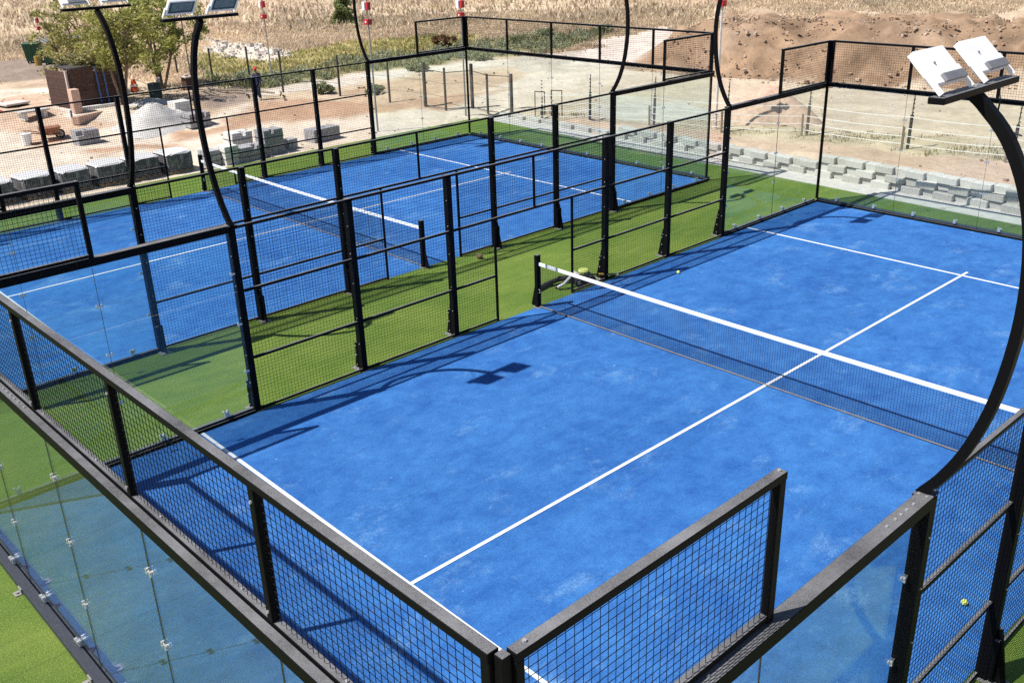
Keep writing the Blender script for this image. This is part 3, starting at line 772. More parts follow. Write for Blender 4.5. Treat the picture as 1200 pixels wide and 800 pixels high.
def post_fence():
    r = thing('post_fence', 'row of dark square posts beyond the weeds, behind the farther court', 'fence')
    P = [(-14.99, 23.42, 1.52), (-15.89, 23.01, 1.44), (-16.7, 22.94, 1.68), (-17.25, 22.05, 1.6), (-18.19, 21.8, 1.68), (-19.62, 21.14, 1.65), (-22.0, 20.4, 1.6), (-24.86, 19.46, 1.67), (-28.92, 20.17, 1.5), (-31.4, 19.6, 1.3), (-33.72, 18.99, .8)]
    for i, (x, y, h) in enumerate(P):
        z = tz(x, y); w = .05 if i in (0, 2, 4) else .035
        mb = MB(); mb.box(x-w, y-w, z-.1, x+w, y+w, z+h); mb.build('post', 'post', r, bevel=.006)
    for h in (.05, 1.42):
        MB().sweep([(x, y, tz(x, y)+min(h, q-.05)) for x, y, q in P[:5]], .016, 5).build('rail', 'post', r)
    for h in (.5, 1.0):
        MB().sweep([(x, y, tz(x, y)+min(h, q-.05)) for x, y, q in P], .005, 4).build('fence_wire', 'post', r)
post_fence()
def uframe(label, xa, ya, xb, yb, h):
    r = thing('pipe_hoop', label, 'frame', (xa, ya, tz(xa, ya)), 0, 'bare metal hoops beyond the court end')
    dx, dy = xb-xa, yb-ya
    MB().sweep([(0, 0, -.05), (0, 0, h)], .018, 5).build('leg', 'post', r); MB().sweep([(dx, dy, -.05), (dx, dy, h)], .018, 5).build('leg', 'post', r)
    MB().sweep([(-.01, 0, h+.012), (dx+.01, dy, h+.012)], .02, 5).build('crosspiece', 'post', r)
uframe('left one of two bare upright metal hoops beyond the court end', -13.9, 23.6, -13.55, 23.75, .86)
uframe('right one of two bare upright metal hoops beyond the court end', -13.2, 23.75, -12.85, 23.95, .88)

def beam_pole(label, x, y, h, boxes, mat='pole', rad=.035, lean=0.):
    r = thing('sensor_pole', label, 'pole', (x, y, tz(x, y)-.05), 0, 'thin poles with red and white boxes')
    MB().sweep([(0, 0, 0), (lean*.5, 0, h*.5), (lean, 0, h)], [rad, rad*.85, rad*.7], 7).build('pole', mat, r)
    for z, kind in boxes:
        lx = lean*z/h
        if kind == 'pair':
            mb = MB(); mb.box(lx-.17, -.10, z-.14, lx-.02, .03, z+.14); mb.build('white_box', 'white', r, bevel=.012)
            mb = MB(); mb.box(lx+.02, -.08, z-.12, lx+.15, .06, z+.14); mb.build('red_box', 'red', r, bevel=.012)
        else:
            mb = MB(); mb.box(lx-.13, -.1, z-.10, lx+.11, .09, z+.09); mb.build('red_box', 'red', r, bevel=.012)
            MB().disc((lx, -.105, z), (0, 1, 0), .035, .02, 8).build('sounder', 'white', r)
    return r
beam_pole('thin pole with red and white boxes rising right of the person', -26.94, 20.2, 4.2, ((3.42, 'pair'), (2.93, 'r')), lean=-.1)
beam_pole('thin pole with red and white boxes between curved pole and mesh corner panel', -16.75, 18.42, 5.0, ((4.33, 'pair'), (3.82, 'r')), lean=-.05)
beam_pole('thin pole with red and white boxes at the far corner of the farther court', -16.2, 22.15, 4.6, ((4.07, 'pair'), (3.70, 'r')), lean=.0)
beam_pole('thick white pole with one red box right of the curved pole at upper right', -6.6, 24.75, 4.7, ((4.02, 'r'), (4.45, 'pair')), 'wpole', .05, .03)
beam_pole('short distant pole with red and white boxes above the green bins', -46.5, 17.3, 1.95, ((1.55, 'pair'), (1.15, 'r')), lean=-.12, rad=.03)
beam_pole('thin pole crossing the dry grass behind the left lamp, right of the leafy tree', -30.0, 17.9, 4.2, ((3.5, 'r'),), lean=-.15)

# ------------------------------------------------------------------ building site items at left
def loc_axis(A, B):
    d = Vector((B[0]-A[0], B[1]-A[1], 0)); return d.length, math.atan2(d.y, d.x)
def plank_screen(name, label, A, B, h, n, cat='wall'):
    L, rz = loc_axis(A, B); z = min(tz(*A), tz(*B))-.03
    r = thing(name, label, cat, (A[0], A[1], z), rz)
    ph = h/n
    for k in range(n):
        mb = MB(); mb.box(0, -.02+random.uniform(-.006, .006), k*ph+.005, L, .02, (k+1)*ph-.0); mb.build('plank', 'plank', r, bevel=.003)
    for x in (.0, L/2, L): mb = MB(); mb.box(x-.04, .022, 0, x+.04, .09, h+.02); mb.build('post', 'post', r)
    return r
r1 = plank_screen('plank_wall', 'dark brown plank wall of the small hut under the leafy tree', (-28.15, 12.0), (-28.05, 13.95), 1.55, 9)
r2 = plank_screen('plank_screen', 'sunlit brown slatted screen at the left end of the hut', (-29.9, 11.7), (-28.2, 11.9), 1.45, 10)
mb = MB(); mb.box(1.66, -.05, .0, 1.74, .03, 1.5); mb.build('edge_trim', 'trim', r2)
o = MB().box(-.85, -.95, 0, .85, .95, .07).build('hut_roof', 'post', bevel=.01); o.location = (-28.95, 12.95, tz(-29, 12.95)+1.53); o.rotation_euler = (.03, .02, .03); tag(o, 'dark flat roof sheet of the hut under twigs and leaves', 'roof')
for i, (nm, x, y) in enumerate((('left blue post in front of the dark plank wall', -27.95, 13.0), ('right blue post in front of the dark plank wall', -27.9, 13.28))):
    r = thing('blue_post', nm, 'post', (x, y, tz(x, y)), 0, 'blue posts at the hut')
    MB().sweep([(0, 0, -.05), (-.02, -.02, 1.55)], .035, 8).build('shaft', 'blue', r); mb = MB(); mb.box(-.07, -.07, 0, .07, .07, .02); mb.build('foot_plate', 'blue', r)
o = MB().box(-.09, -1.0, 0, .09, 1.0, .12).build('kerb', 'pavert', bevel=.01); o.location = (-27.7, 12.95, tz(-27.7, 12.95)-.02); o.rotation_euler = (0, 0, -.03); tag(o, 'pale kerb along the foot of the dark plank wall', 'kerb')
o = MB().box(-.2, -.16, 0, .2, .16, .92).build('block_pier', 'pier', bevel=.012); o.location = (-27.5, 11.8, tz(-27.5, 11.8)-.03); tag(o, 'square pink plastered pier at the corner of the plank hut', 'pier')
o = MB().hexa([(-.14, -1.0, 0), (.14, -1.0, 0), (.14, 1.0, 0), (-.14, 1.0, 0), (-.14, -1.0, .30), (.14, -1.0, .30), (.14, 1.0, .16), (-.14, 1.0, .16)]).build('low_wall', 'pier', bevel=.012); o.location = (-26.3, 11.75, tz(-26.3, 11.75)-.03); o.rotation_euler = (0, 0, .75); tag(o, 'low pinkish wall stub running down from the pier', 'wall')
r = thing('blue_tap_post', 'tiny blue standpipe in front of the pink pier', 'standpipe', (-26.75, 11.3, tz(-26.75, 11.3)))
MB().sweep([(0, 0, -.03), (0, 0, .32)], .035, 8).build('shaft', 'blue', r); MB().sweep([(0, 0, .26), (.09, -.02, .25), (.1, -.02, .2)], .02, 6).build('spout', 'blue', r)

def slab_stack(label, x, y, wx, wy, h, rz, legs):
    r = thing('concrete_slab', label, 'slab', (x, y, tz(x, y)-.02), rz, 'pale slabs lying on the dirt')
    mb = MB(); mb.box(-wx/2, -wy/2, h-.07, wx/2, wy/2, h); mb.build('slab', 'conc', r, bevel=.008)
    for s in (-1, 1):
        mb = MB(); mb.box(-wx/2+.05, s*wy*.33-.07, 0, wx/2-.05, s*wy*.33+.07, h-.073); mb.build('bearer', 'pavert' if legs else 'post', r)
slab_stack('pale slab with a bevelled end at the far left of the dirt yard', -30.9, 10.5, .9, 1.0, .2, .2, False)
slab_stack('pale concrete piece on two blocks below the other slab', -28.0, 10.3, .6, 1.15, .34, .1, True)
o = heap('red_rags', 'crumpled dark red heap at the left picture edge on the dirt', 'rags', -29.4, 9.55, .35, .3, .24, 'red', seed=9)

def wheelbarrow():
    x, y = -25.0, 9.85; r = thing('wheelbarrow', 'rusty orange wheelbarrow tipped beside the lone paver stack', 'wheelbarrow', (x, y, tz(x, y)-.01), 1.35)
    mb = MB(); t = .012
    mb.hexa([(-.25, -.18, .22), (.22, -.16, .22), (.22, .16, .22), (-.25, .18, .22), (-.42, -.30, .44), (.36, -.26, .47), (.36, .26, .47), (-.42, .30, .44)])
    mb.build('tray', 'barrow', r, bevel=.02)
    w = MB(); n = 14
    for k in range(n):
        a = 2*math.pi*k/n; 
    wh = MB().sweep([(.30+.14*math.cos(2*math.pi*k/16), .0, .17+.14*math.sin(2*math.pi*k/16)) for k in range(17)], .035, 6, up=(0, 1, 0)).build('wheel', 'tyre', r)
    MB().disc((.30, 0, .17), (0, 1, 0), .10, .03, 12).build('rim', 'pole', wh)
    for s in (-1, 1):
        MB().sweep([(.32, s*.05, .17), (-.1, s*.17, .2), (-.65, s*.24, .34), (-.85, s*.25, .36)], .02, 6).build('handle', 'barrow', r)
        MB().sweep([(-.2, s*.2, .22), (-.3, s*.22, .0)], .018, 5).build('leg', 'barrow', r)
wheelbarrow()
def bucket():
    x, y = -24.9, 8.95; r = thing('bucket', 'white bucket standing on the dirt left of the wheelbarrow', 'bucket', (x, y, tz(x, y)-.01))
    MB().sweep([(0, 0, 0), (0, 0, .40)], [.15, .19], 14).build('tub', 'white', r); MB().sweep([(.19*math.cos(a), .19*math.sin(a), .40) for a in np.linspace(0, 2*math.pi, 15)], .014, 5, up=(0, 0, 1)).build('rim', 'white', r)
    MB().sweep([(.19*math.cos(a), .02, .38-.14*math.sin(a)) for a in np.linspace(0, math.pi, 9)], .006, 4, up=(0, 1, 0)).build('handle', 'pole', r)
    o = MB().beam((-.55, 0, .03), (.55, .05, .03), .07, .04).build('timber_offcut', 'barrow'); o.location = (-24.7, 9.5, tz(-24.7, 9.5)); o.rotation_euler = (0, 0, 1.4); tag(o, 'reddish timber lying between bucket and wheelbarrow', 'timber')
bucket()
def bin_(label, x, y, rz, w, d, h):
    r = thing('skip_bin', label, 'bin', (x, y, tz(x, y)), rz, 'green bins in front of the dry grass')
    mb = MB(); mb.hexa([(-w*.40, -d*.38, .10), (w*.40, -d*.38, .10), (w*.40, d*.38, .10), (-w*.40, d*.38, .10), (-w/2, -d/2, h), (w/2, -d/2, h), (w/2, d/2, h), (-w/2, d/2, h)])
    mb.build('tub', 'bin', r, bevel=.015)
    mb = MB(); mb.box(-w*.53, -d*.53, h+.002, w*.53, d*.53, h+.05); mb.build('lid', 'bin', r, bevel=.012)
    for i in range(3): mb = MB(); mb.hexa([(-w*.35+i*w*.3, -d*.42, .2), (-w*.35+i*w*.3+.06, -d*.42, .2), (-w*.35+i*w*.3+.06, -d*.36, .2), (-w*.35+i*w*.3, -d*.36, .2), (-w*.35+i*w*.3, -d*.53, h-.05), (-w*.35+i*w*.3+.06, -d*.53, h-.05), (-w*.35+i*w*.3+.06, -d*.45, h-.05), (-w*.35+i*w*.3, -d*.45, h-.05)]); mb.build('rib', 'bin', r)
    for sx in (-1, 1):
        for sy in (-1, 1): MB().disc((sx*w*.33, sy*d*.3, .065), (1, 0, 0), .065, .05, 10).build('wheel', 'tyre', r)
bin_('larger green bin, left of the two, with a flared top', -42.2, 15.35, 1.0, .8, .75, .93)
bin_('smaller green bin, right of the two, nearer the tree', -40.9, 15.75, 1.0, .72, .65, .86)
o = MB().sweep([(0, 0, 0), (0, 0, .5)], .17, 12).build('drum', 'yellow'); o.location = (-41.0, 15.1, tz(-41.0, 15.1)); tag(o, 'small yellow drum in front of the green bins', 'drum')
o = MB().box(-.6, -1.3, 0, .6, 1.3, .05).build('board', 'pole', bevel=.01); o.location = (-42.5, 17.0, tz(-42.5, 17)+.95); o.rotation_euler = (0, .05, .2); tag(o, 'flat grey lid sheet beside the smaller green bin, left of the tree', 'lid')
def barrier():
    x, y = -30.6, 15.5; r = thing('traffic_barrier', 'bright orange plastic barrier behind the tree trunk', 'barrier', (x, y, tz(x, y)), .9); r.scale = (.78, .78, .82)
    MB().hexa([(-.2, -.17, 0), (.2, -.17, 0), (.2, .17, 0), (-.2, .17, 0), (-.10, -.05, .62), (.10, -.05, .62), (.10, .05, .62), (-.10, .05, .62)]).build('body', 'orange', r, bevel=.015)
    mb = MB(); mb.box(-.19, -.15, .25, .19, .15, .34); mb.build('band', 'white', r)
    MB().beam((.1, .1, .6), (.75, .4, .22), .06, .03).build('arm', 'white', r)
barrier()
def drum():
    x, y = -27.7, 15.15; r = thing('wheelie_bin', 'dark drum shaped bin on the gravel right of the tree trunk', 'bin', (x, y, tz(x, y)-.02))
    MB().sweep([(0, 0, 0), (0, 0, .1), (0, 0, .58), (0, 0, .62)], [.22, .25, .27, .26], 14).build('body', 'drum', r)
    MB().sweep([(0, 0, .621), (0, 0, .67)], [.285, .25], 14).build('lid', 'drum', r)
    o = MB().sweep([(0, 0, 0), (.05, 0, .75)], .09, 8).build('roll', 'trim'); o.location = (x-.9, y+.6, tz(x-.9, y+.6)); o.rotation_euler = (.1, .12, 0); tag(o, 'pale upright roll standing behind the dark bin', 'roll')
drum()
def stump():
    x, y = -29.0, 17.2; r = thing('brick_pillar', 'low brown brick pillar with a pale cap beside the thin pole', 'pillar', (x, y, tz(x, y)-.02), .2)
    for k in range(6): mb = MB(); mb.box(-.17, -.17, k*.09+.004, .17, .17, (k+1)*.09-.004); mb.build('brick_course', 'plank', r, bevel=.006)
    mb = MB(); mb.box(-.24, -.24, .54, .24, .24, .59); mb.build('cap', 'trim', r, bevel=.01); MB().ball((0, 0, .63), .1, 8, 6, (1, 1, .5)).build('stone', 'rock', r)
stump()
for i, (xa, ya, xb, yb, lb) in enumerate(((-27.2, 17.6, -24.1, 18.6, 'long weathered pole lying left of the person'), (-26.0, 18.2, -24.6, 17.6, 'short pale pole lying at the feet of the person'), (-24.3, 19.0, -23.3, 18.4, 'broken pale branch lying right of the person'), (-28.4, 17.2, -25.6, 16.9, 'grey plank lying on the dark soil beside the person'))):
    L, rz = loc_axis((xa, ya), (xb, yb)); o = MB().sweep([(0, 0, 0), (L*.5, .03, .06), (L, 0, .02)], [.05, .045, .035], 6).build('fallen_pole', 'stick'); o.location = (xa, ya, tz(xa, ya)+.12); o.rotation_euler = (0, 0, rz); tag(o, lb, 'timber', 'timbers lying near the person')

# ------------------------------------------------------------------ the person
def skinned(name, mat, parent, J, Ed, root, sub=1):
    me = bpy.data.meshes.new(name); me.from_pydata([j[:3] for j in J], Ed, []); o = link(name, me, mat, parent)
    sk = o.modifiers.new('skin', 'SKIN'); sk.use_smooth_shade = True
    for i, j in enumerate(J):
        rr = j[3]; me.skin_vertices[0].data[i].radius = rr if isinstance(rr, tuple) else (rr, rr)
        me.skin_vertices[0].data[i].use_root = (i == root)
    m = o.modifiers.new('sub', 'SUBSURF'); m.levels = sub; m.render_levels = sub
    return o
def person():
    x, y = -23.95, 17.8; s = .715
    r = thing('person', 'person in navy work clothes and a red cap walking on the dirt behind the fence', 'person', (x, y, tz(x, y)-.01), R(205)); r.scale = (s, s, s)
    J = [(0, 0, .95, (.15, .11)), (0, 0, 1.15, (.14, .10)), (0, .01, 1.36, (.17, .10)), (0, .01, 1.47, (.07, .065)), (0, .02, 1.54, .05), (0, .03, 1.63, (.078, .09)), (0, .03, 1.72, (.065, .075)),
         (-.10, 0, .88, .085), (-.11, .07, .50, .058), (-.11, -.02, .10, .04), (-.12, .10, .04, .035),
         (.10, 0, .88, .085), (.11, -.04, .50, .058), (.11, -.20, .12, .04), (.12, -.10, .05, .035),
         (-.20, 0, 1.40, .052), (-.26, -.03, 1.13, .04), (-.25, .10, .90, .03), (-.25, .14, .82, .028),
         (.20, 0, 1.40, .052), (.26, .02, 1.13, .04), (.24, .16, .92, .03), (.24, .20, .85, .028)]
    Ed = [(0, 1), (1, 2), (2, 3), (3, 4), (4, 5), (5, 6), (0, 7), (7, 8), (8, 9), (9, 10), (0, 11), (11, 12), (12, 13), (13, 14), (2, 15), (15, 16), (16, 17), (17, 18), (2, 19), (19, 20), (20, 21), (21, 22)]
    skinned('body', 'skin', r, J, Ed, 0, 2)
    for hx, hy, hz in ((-.25, .14, .82), (.24, .20, .85)):          # fingers and thumb
        for k, (dx, L) in enumerate(((-.024, .065), (-.008, .075), (.008, .07), (.024, .055))):
            MB().sweep([(hx+dx*.6, hy+.015, hz-.02), (hx+dx, hy+.035, hz-.02-L*.5), (hx+dx, hy+.03, hz-.02-L)], [.010, .009, .007], 5).build('finger', 'skin', r)
        MB().sweep([(hx+.02, hy+.02, hz), (hx+.045, hy+.05, hz-.03), (hx+.04, hy+.06, hz-.06)], [.011, .010, .008], 5).build('thumb', 'skin', r)
    up = lambda q, a: tuple(v+a for v in q) if isinstance(q, tuple) else q+a
    T = [J[i][:3]+(up(J[i][3], .035),) for i in (0, 1, 2)]+[(0, .01, 1.45, .075)]
    A = [J[i][:3]+(up(J[i][3], .018),) for i in (15, 16, 17, 19, 20, 21)]
    skinned('jacket', 'navy', r, T+A+[(0, 0, .80, (.185, .15))], [(0, 1), (1, 2), (2, 3), (2, 4), (4, 5), (5, 6), (2, 7), (7, 8), (8, 9), (0, 10)], 0, 2)
    Lg = [(0, 0, 1.0, (.165, .13))]+[J[i][:3]+(up(J[i][3], .022),) for i in (7, 8, 9, 11, 12, 13)]
    skinned('trousers', 'navy', r, Lg, [(0, 1), (1, 2), (2, 3), (0, 4), (4, 5), (5, 6)], 0, 2)
    for (ax, ay, az), (tx, ty, t2) in ((J[9][:3], J[10][:3]), (J[13][:3], J[14][:3])):
        MB().sweep([(ax, ay-.05, az-.05), (ax, ay, az-.05), (tx, ty+.06, t2-.01)], [.045, .058, .042], 8).build('shoe', 'shoe', r)
    c = MB(); c.ball((0, .02, 1.735), .105, 12, 8, (.95, 1.08, .72)); c.box(-.07, .09, 1.70, .07, .20, 1.715); c.build('cap', 'redcap', r, smooth=False)
    for sx in (-1, 1):
        MB().ball((sx*.03, .112, 1.655), .011, 6, 5).build('eye', 'white', r); MB().ball((sx*.082, .03, 1.64), .02, 6, 5, (.5, 1, 1.5)).build('ear', 'skin', r)
    MB().ball((0, .125, 1.63), .014, 6, 5, (1, 1.2, 1.5)).build('nose', 'skin', r); mb = MB(); mb.box(-.022, .105, 1.592, .022, .115, 1.598); mb.build('mouth', 'barrow', r)
person()

# ------------------------------------------------------------------ balls and the court brush machine
def ball(label, x, y):
    r = thing('tennis_ball', label, 'ball', (x, y, .006+.034), random.random()*3, 'yellow balls on the near court')
    MB().ball((0, 0, 0), .034, 16, 12).build('felt', 'ball', r, smooth=True)
    MB().sweep([(.0345*math.cos(a)*math.cos(.45*math.sin(2*a)), .0345*math.sin(a)*math.cos(.45*math.sin(2*a)), .0345*math.sin(.45*math.sin(2*a))) for a in np.linspace(0, 2*math.pi, 41)], .0014, 4).build('seam', 'white', r)
ball('yellow ball on open blue surface past the net', .80, 13.28)
ball('yellow ball lying behind the mesh at the lower right', 9.515, 6.92)
def machine():
    r = thing('blower', 'black backpack blower with a lime cover lying outside the doorway post', 'blower', (-.33, 11.55, 0), 1.25)
    mb = MB(); mb.box(-.22, -.16, .05, .22, .16, .20); mb.build('body', 'blackp', r, bevel=.03)
    MB().sweep([(.06, .0, .202), (.06, .0, .25), (.06, .0, .28), (.06, 0, .29)], [.11, .12, .10, .05], 14).build('cover', 'lime', r)
    mb = MB(); mb.box(-.20, -.12, .20, -.08, .10, .25); mb.build('tank', 'grey', r, bevel=.02)
    for sx in (-1, 1):
        w = MB().disc((sx*.15, -.185, .09), (0, 1, 0), .085, .045, 14).build('wheel', 'tyre', r); MB().disc((sx*.15, -.21, .09), (0, 1, 0), .04, .01, 10).build('hub', 'grey', w)
        MB().sweep([(-.22, sx*.12, .12), (-.42, sx*.14, .16), (-.58, sx*.12, .07), (-.62, sx*.08, .02)], .02, 6).build('harness_strap', 'blackp', r)
    MB().sweep([(-.2, .1, .12), (-.45, .16, .1), (-.75, .1, .06), (-1.0, -.05, .06)], [.055, .05, .05, .045], 9).build('blower_tube', 'blackp', r)
    MB().sweep([(-.3, -.1, .2), (-.5, -.2, .12), (-.62, -.16, .06)], [.03, .03, .03], 7).build('throttle_grip', 'grey', r)
    MB().sweep([(.2, -.05, .16), (.55, -.12, .12)], .018, 6).build('handle', 'blackp', r); MB().sweep([(.36, -.085, .145), (.74, -.16, .10)], .024, 7).build('grip', 'yellow', r); MB().disc((.75, -.162, .10), (1, -.2, -.1), .035, .03, 8).build('grip_end', 'white', r)
machine()
o = MB().ball((0, 0, .055), .075, 9, 6, (1.1, .9, .8)).build('clod', 'clod'); o.location = (-3.05, 11.2, 0); tag(o, 'small brown clod lying on the green walkway near the far doorway', 'clod')

# ------------------------------------------------------------------ vegetation
def quads(Cn, ax, up, w, h):
    """leaf quads: centres, half-width axis, length axis"""
    a = ax*w[:, None]; b = up*h[:, None]; n = len(Cn)
    V = np.stack([Cn-b, Cn+a*.9, Cn+b, Cn-a*.9], 1).reshape(-1, 3)
    return V, np.arange(4*n).reshape(n, 4)
def runit(n):
    v = rng.normal(size=(n, 3)); return v/np.linalg.norm(v, axis=1, keepdims=True)
def foliage(name, parent, clumps, per, size, c0, c1, mat='leaf'):
    Cs = []; cols = []
    for (cx, cy, cz, r) in clumps:
        d = runit(per)*(rng.random((per, 1))**.5)*r; d[:, 2] *= .75
        Cs.append(np.array((cx, cy, cz))+d)
        k = np.clip(rng.normal(.5, .28, (per, 1))+rng.normal(0, .12), 0, 1); cols.append(np.array(c0)*(1-k)+np.array(c1)*k)
    Cn = np.concatenate(Cs); c = np.concatenate(cols); n = len(Cn)
    A = runit(n); B = np.cross(A, runit(n)); B /= np.linalg.norm(B, axis=1, keepdims=True)+1e-9
    V, F = quads(Cn, A, B, size*(.6+.5*rng.random(n)), size*(1.1+.8*rng.random(n)))
    return big_mesh(name, V, F, mat, np.repeat(c, 4, 0), parent=parent)
def tree(label, x, y, stems, crown, per, size, c0, c1, H):
    r = thing('tree', label, 'tree', (x, y, tz(x, y)-.05), 0, 'young leafy trees at the building site'); mb = MB(); tips = []
    for k in range(stems):
        a = 2*math.pi*k/stems+random.random(); b0 = .10 if stems > 1 else 0
        p = [(b0*math.cos(a), b0*math.sin(a), 0)]; lean = random.uniform(.12, .32)
        for i in range(1, 6): p.append((p[-1][0]+lean*math.cos(a)*H/6+random.uniform(-.08, .08), p[-1][1]+lean*math.sin(a)*H/6+random.uniform(-.08, .08), H*.16*i))
        mb.sweep(p, [.075, .06, .05, .038, .025, .012], 7); tips.append(p)
        for i in (2, 3, 4):
            for q in range(3):
                b = random.uniform(0, 6.28); L = random.uniform(.5, 1.15); s = Vector(p[i]); e = s+Vector((math.cos(b)*L, math.sin(b)*L, random.uniform(.25, .7)))
                mb.sweep([s, (s+e)/2+Vector((0, 0, .1)), e], [.025, .016, .007], 5); tips.append([tuple(e)])
    mb.build('trunk', 'bark', r)
    cl = []
    for i in range(crown):
        t = random.choice(tips); q = random.choice(t[2:] if len(t) > 3 else t)
        cl.append((q[0]+random.gauss(0, .38), q[1]+random.gauss(0, .38), max(.9, q[2]+random.gauss(.1, .35)), random.uniform(.22, .5)))
    foliage('crown', r, cl, per, size, c0, c1)
    return r
random.seed(21)
tree('yellow green leafy tree beside the plank hut, behind the left lamp pole', -27.6, 13.75, 3, 62, 80, .052, (.18, .19, .04), (.48, .46, .15), 4.3)
random.seed(5)
tree('bushier green tree with several stems, right of the other tree', -30.3, 16.6, 4, 70, 80, .052, (.15, .18, .04), (.42, .43, .13), 4.4)
random.seed(9)
tree('tall thin leafed tree behind the hut, leftmost of the three trees', -31.5, 13.4, 3, 48, 62, .052, (.18, .18, .05), (.48, .45, .18), 4.2)
def shrub(label, x, y, rx, rz_, n, per, size, c0, c1, name='shrub', cone=False, group=None, z=None):
    r = thing(name, label, 'shrub', (x, y, tz(x, y)-.03 if z is None else z), 0, group); cl = []; mb = MB()
    for i in range(n):
        t = random.random(); a = random.uniform(0, 6.28); w = rx*((1-t)*.9+.15 if cone else math.sqrt(max(.05, 1-(t-.35)**2)))*math.sqrt(random.random())
        q = (w*math.cos(a), w*math.sin(a), rz_*t); cl.append((*q, rx*random.uniform(.2, .38)))
        if i % 3 == 0: mb.sweep([(0, 0, 0), (q[0]*.5, q[1]*.5, q[2]*.6+.02), (q[0], q[1], q[2]+.03)], [.02, .013, .006], 5)
    mb.build('stems', 'bark', r); foliage('leaves', r, cl, per, size, c0, c1); return r
shrub('leafy tangle of dry twigs and leaves overhanging the hut roof', -29.0, 12.9, .95, .55, 34, 75, .05, (.16, .15, .05), (.48, .43, .22), z=tz(-29, 12.9)+1.42)
shrub('dark green conical shrub standing in the dry grass at top', -41.8, 34.2, .8, 2.6, 90, 80, .06, (.12, .16, .055), (.32, .36, .15), cone=True, z=tz(-41.8, 34.2)-.25)
shrub('reddish brown dry bush left of the mesh corner panel', -29.2, 31.9, .62, .8, 20, 60, .05, (.10, .05, .03), (.24, .13, .07))
GS = 'low weeds and shrubs beyond the farther court'
for i, (x, y, rr, h, lb) in enumerate(((-27.4, 37.9, .75, .55, 'round green shrub behind the left part of the far mesh frame'), (-26.2, 41.0, .6, .5, 'small dark green shrub beyond the pale track'), (-24.9, 26.9, .6, .5, 'green shrub on the bank left of the far corner post'), (-25.3, 31.1, .75, .45, 'green shrub seen through glass right of the far corner post'), (-23.2, 20.3, .5, .5, 'grey green bush right of the person'), (-21.3, 21.6, .45, .5, 'yellow green bush below the fence rail between two posts'), (-27.8, 20.4, .8, .45, 'dark green weeds left of the person'))):
    shrub(lb, x, y, rr, h*.75, 16, 60, .05, (.18, .21, .11), (.40, .42, .25), name='weed_shrub', group=GS)

def tufts(name, N, region, hgt, wid, palette, accept, blades=5, spread=.18, kind='stuff'):
    """tufts of tapered blades over the ground, joined as one stuff object"""
    x = rng.uniform(region[0], region[1], N*3); y = rng.uniform(region[2], region[3], N*3)
    k = accept(x, y) & ~((x > -17.6) & (y < turf_edge(x)+1.6)); x = x[k][:N]; y = y[k][:N]; n = len(x)
    z = terrain_z(x, y)-.03; P = np.repeat(np.stack([x, y, z], 1), blades, 0); m = len(P)
    P[:, :2] += rng.normal(0, spread, (m, 2)); a = rng.uniform(0, 6.283, m)
    big = np.repeat(.55+.9*rng.random(n)*(.6+.8*smooth01(.5+1.6*fnoise(x, y, 4, 33))), blades)
    L = hgt*big*(.7+.5*rng.random(m)); W = wid*(.7+.6*rng.random(m)); d = np.stack([np.cos(a), np.sin(a), np.zeros(m)], 1); s = np.stack([-np.sin(a), np.cos(a), np.zeros(m)], 1)
    ln = (rng.normal(0, .55, m)*L)[:, None]; up = np.array((0, 0, 1.))
    A = P-d*W[:, None]*.5; B = P+d*W[:, None]*.5; mid = P+up*(L*.6)[:, None]+s*ln*.4; C1 = mid+d*W[:, None]*.45; D1 = mid-d*W[:, None]*.45; T = P+up*L[:, None]+s*ln+d*rng.normal(0, .1, m)[:, None]*L[:, None]
    V = np.stack([A, B, C1, D1, T], 1).reshape(-1, 3); i = np.arange(m)*5
    F = np.concatenate([np.stack([i, i+1, i+2], 1), np.stack([i, i+2, i+3], 1), np.stack([i+3, i+2, i+4], 1)])
    pal = np.array(palette); c = pal[rng.integers(0, len(pal), n)]*(.8+.4*rng.random((n, 1))); big_n = np.clip(.5+1.5*fnoise(x, y, 6, 77), 0, 1)[:, None]
    c = c*(.80+.4*big_n); c = np.repeat(np.repeat(c, blades, 0)*(.85+.3*rng.random((m, 1))), 5, 0)
    return big_mesh(name, V, F, 'grass', c, kind)
zi = {n: k+1 for k, (n, _) in enumerate(ZONES)}
def in_names(x, y, names):
    _, who = ground_colour(x, y); ok = np.zeros(len(x), bool)
    for k, (n, _) in enumerate(ZONES):
        if n in names: ok |= who == k+1
    if 'dry' in names: ok |= who == 0
    return ok
def in_view(x, y):
    a = np.arctan2(x-12.47, y+2.16); return (a > -1.42) & (a < -.30)
dry_pal = [(.68, .565, .40), (.63, .51, .36), (.72, .62, .46), (.58, .46, .33), (.54, .41, .31), (.70, .60, .41)]
tufts('dry_grass', 38000, (-62, -6, 8, 66), .16, .045, dry_pal, lambda x, y: in_view(x, y) & in_names(x, y, ('dry',)) & (np.hypot(x-12.5, y+2) < 68) & ~((x > -38) & (y < 17)) & ~((x > -29) & (y < 34)))
tufts('far_dry_grass', 15000, (-110, 0, 4, 100), .34, .12, dry_pal, lambda x, y: in_view(x, y) & in_names(x, y, ('dry',)) & (np.hypot(x-12.5, y+2) > 62), 5, .35)
tufts('green_weeds', 1500, (-40, -20, 17, 44), .24, .05, [(.16, .19, .07), (.24, .26, .12), (.32, .32, .17), (.40, .36, .20), (.22, .24, .16)], lambda x, y: in_view(x, y) & in_names(x, y, ('green',)), 7, .16)
tufts('yellow_weeds', 1500, (-42, -26, 20, 40), .17, .05, [(.42, .39, .14), (.50, .43, .20), (.32, .32, .13)], lambda x, y: in_view(x, y) & in_names(x, y, ('olive',)), 6, .18)
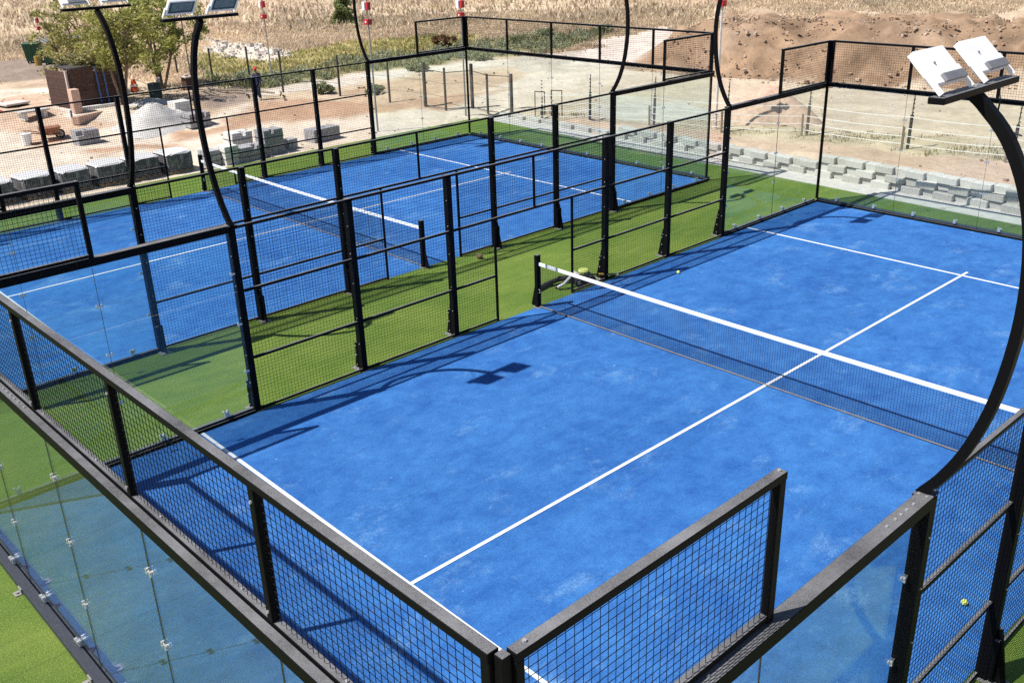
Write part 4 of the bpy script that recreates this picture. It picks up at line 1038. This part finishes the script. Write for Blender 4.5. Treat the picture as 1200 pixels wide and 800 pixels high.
def weed_mass():
    x = rng.uniform(-34, -23, 900); y = rng.uniform(18, 42, 900); k = in_names(x, y, ('green',)) & (fnoise(x, y, 3, 15) > -.05); x = x[k][:260]; y = y[k][:260]
    o = foliage('low_weeds', None, [(a, b, tz(a, b)+.12, random.uniform(.15, .42)) for a, b in zip(x, y)], 70, .045, (.22, .25, .15), (.46, .47, .31), 'grass'); o['kind'] = 'stuff'
weed_mass()
tufts('verge_grass', 900, (-15, 5, 23, 28.5), .11, .025, [(.48, .42, .26), (.34, .34, .16), (.56, .50, .34)], lambda x, y: in_names(x, y, ('verge',)) & (fnoise(x, y, 1.6, 5) > .02), 6, .09)

def stones(name, N, region, s0, s1, palette, accept, mat='stone'):
    x = rng.uniform(region[0], region[1], N*4); y = rng.uniform(region[2], region[3], N*4); k = accept(x, y); x = x[k][:N]; y = y[k][:N]; n = len(x)
    t, s = bank_coords(x, y); z = terrain_z(x, y)
    cube = np.array([(-1, -1, -1), (1, -1, -1), (1, 1, -1), (-1, 1, -1), (-1, -1, 1), (1, -1, 1), (1, 1, 1), (-1, 1, 1)], float)*.5
    F0 = np.array([(0, 3, 2, 1), (4, 5, 6, 7), (0, 1, 5, 4), (1, 2, 6, 5), (2, 3, 7, 6), (3, 0, 4, 7)])
    sz = s0+(s1-s0)*rng.random(n)**3; a = rng.uniform(0, 6.28, n); ca, sa = np.cos(a), np.sin(a)
    V = cube[None]*(1+rng.uniform(-.38, .2, (n, 8, 3)))*sz[:, None, None]*rng.uniform(.6, 1.2, (n, 1, 3))
    V = np.stack([V[..., 0]*ca[:, None]-V[..., 1]*sa[:, None], V[..., 0]*sa[:, None]+V[..., 1]*ca[:, None], V[..., 2]*.75], -1)
    V += np.stack([x, y, z+sz*.18], 1)[:, None]
    F = (np.arange(n)[:, None, None]*8+F0[None]).reshape(-1, 4)
    pal = np.array(palette); c = np.repeat(pal[rng.integers(0, len(pal), n)]*(.8+.4*rng.random((n, 1))), 8, 0)
    return big_mesh(name, V.reshape(-1, 3), F, mat, c, 'stuff')
def on_bank(x, y):
    t, s = bank_coords(x, y); return (t > .5) & (s > -.6) & (s < 5.5) & (x < 3)
tb = lambda n: in_names
stones('bank_clods', 2600, (-19, 3, 31, 47), .03, .15, [(.33, .225, .15), (.30, .205, .135), (.40, .29, .20), (.46, .36, .28)], on_bank)
stones('soil_clods', 1300, (-46, 4, 8, 45), .03, .15, [(.50, .36, .26), (.40, .27, .18), (.58, .47, .37), (.33, .23, .17)], lambda x, y: in_view(x, y) & in_names(x, y, ('brown', 'red', 'pink', 'dark', 'gravel')) & (fnoise(x, y, 1.4, 8) > .04) & ~((x > -15.9) & (y < turf_edge(x)+1.7)))
stones('white_rubble', 230, (-44, -32, 22, 27), .05, .30, [(.56, .51, .45), (.46, .41, .36), (.64, .60, .54)], lambda x, y: in_names(x, y, ('pale',)) & (x < -32.8))
stones('yard_pebbles', 500, (-36, 4, 8, 38), .02, .08, [(.62, .52, .42), (.70, .62, .53), (.48, .38, .29)], lambda x, y: in_view(x, y) & in_names(x, y, ('cream', 'track', 'pale', 'dust_sheen')) & ~((x > -15.9) & (y < turf_edge(x)+1.7)))
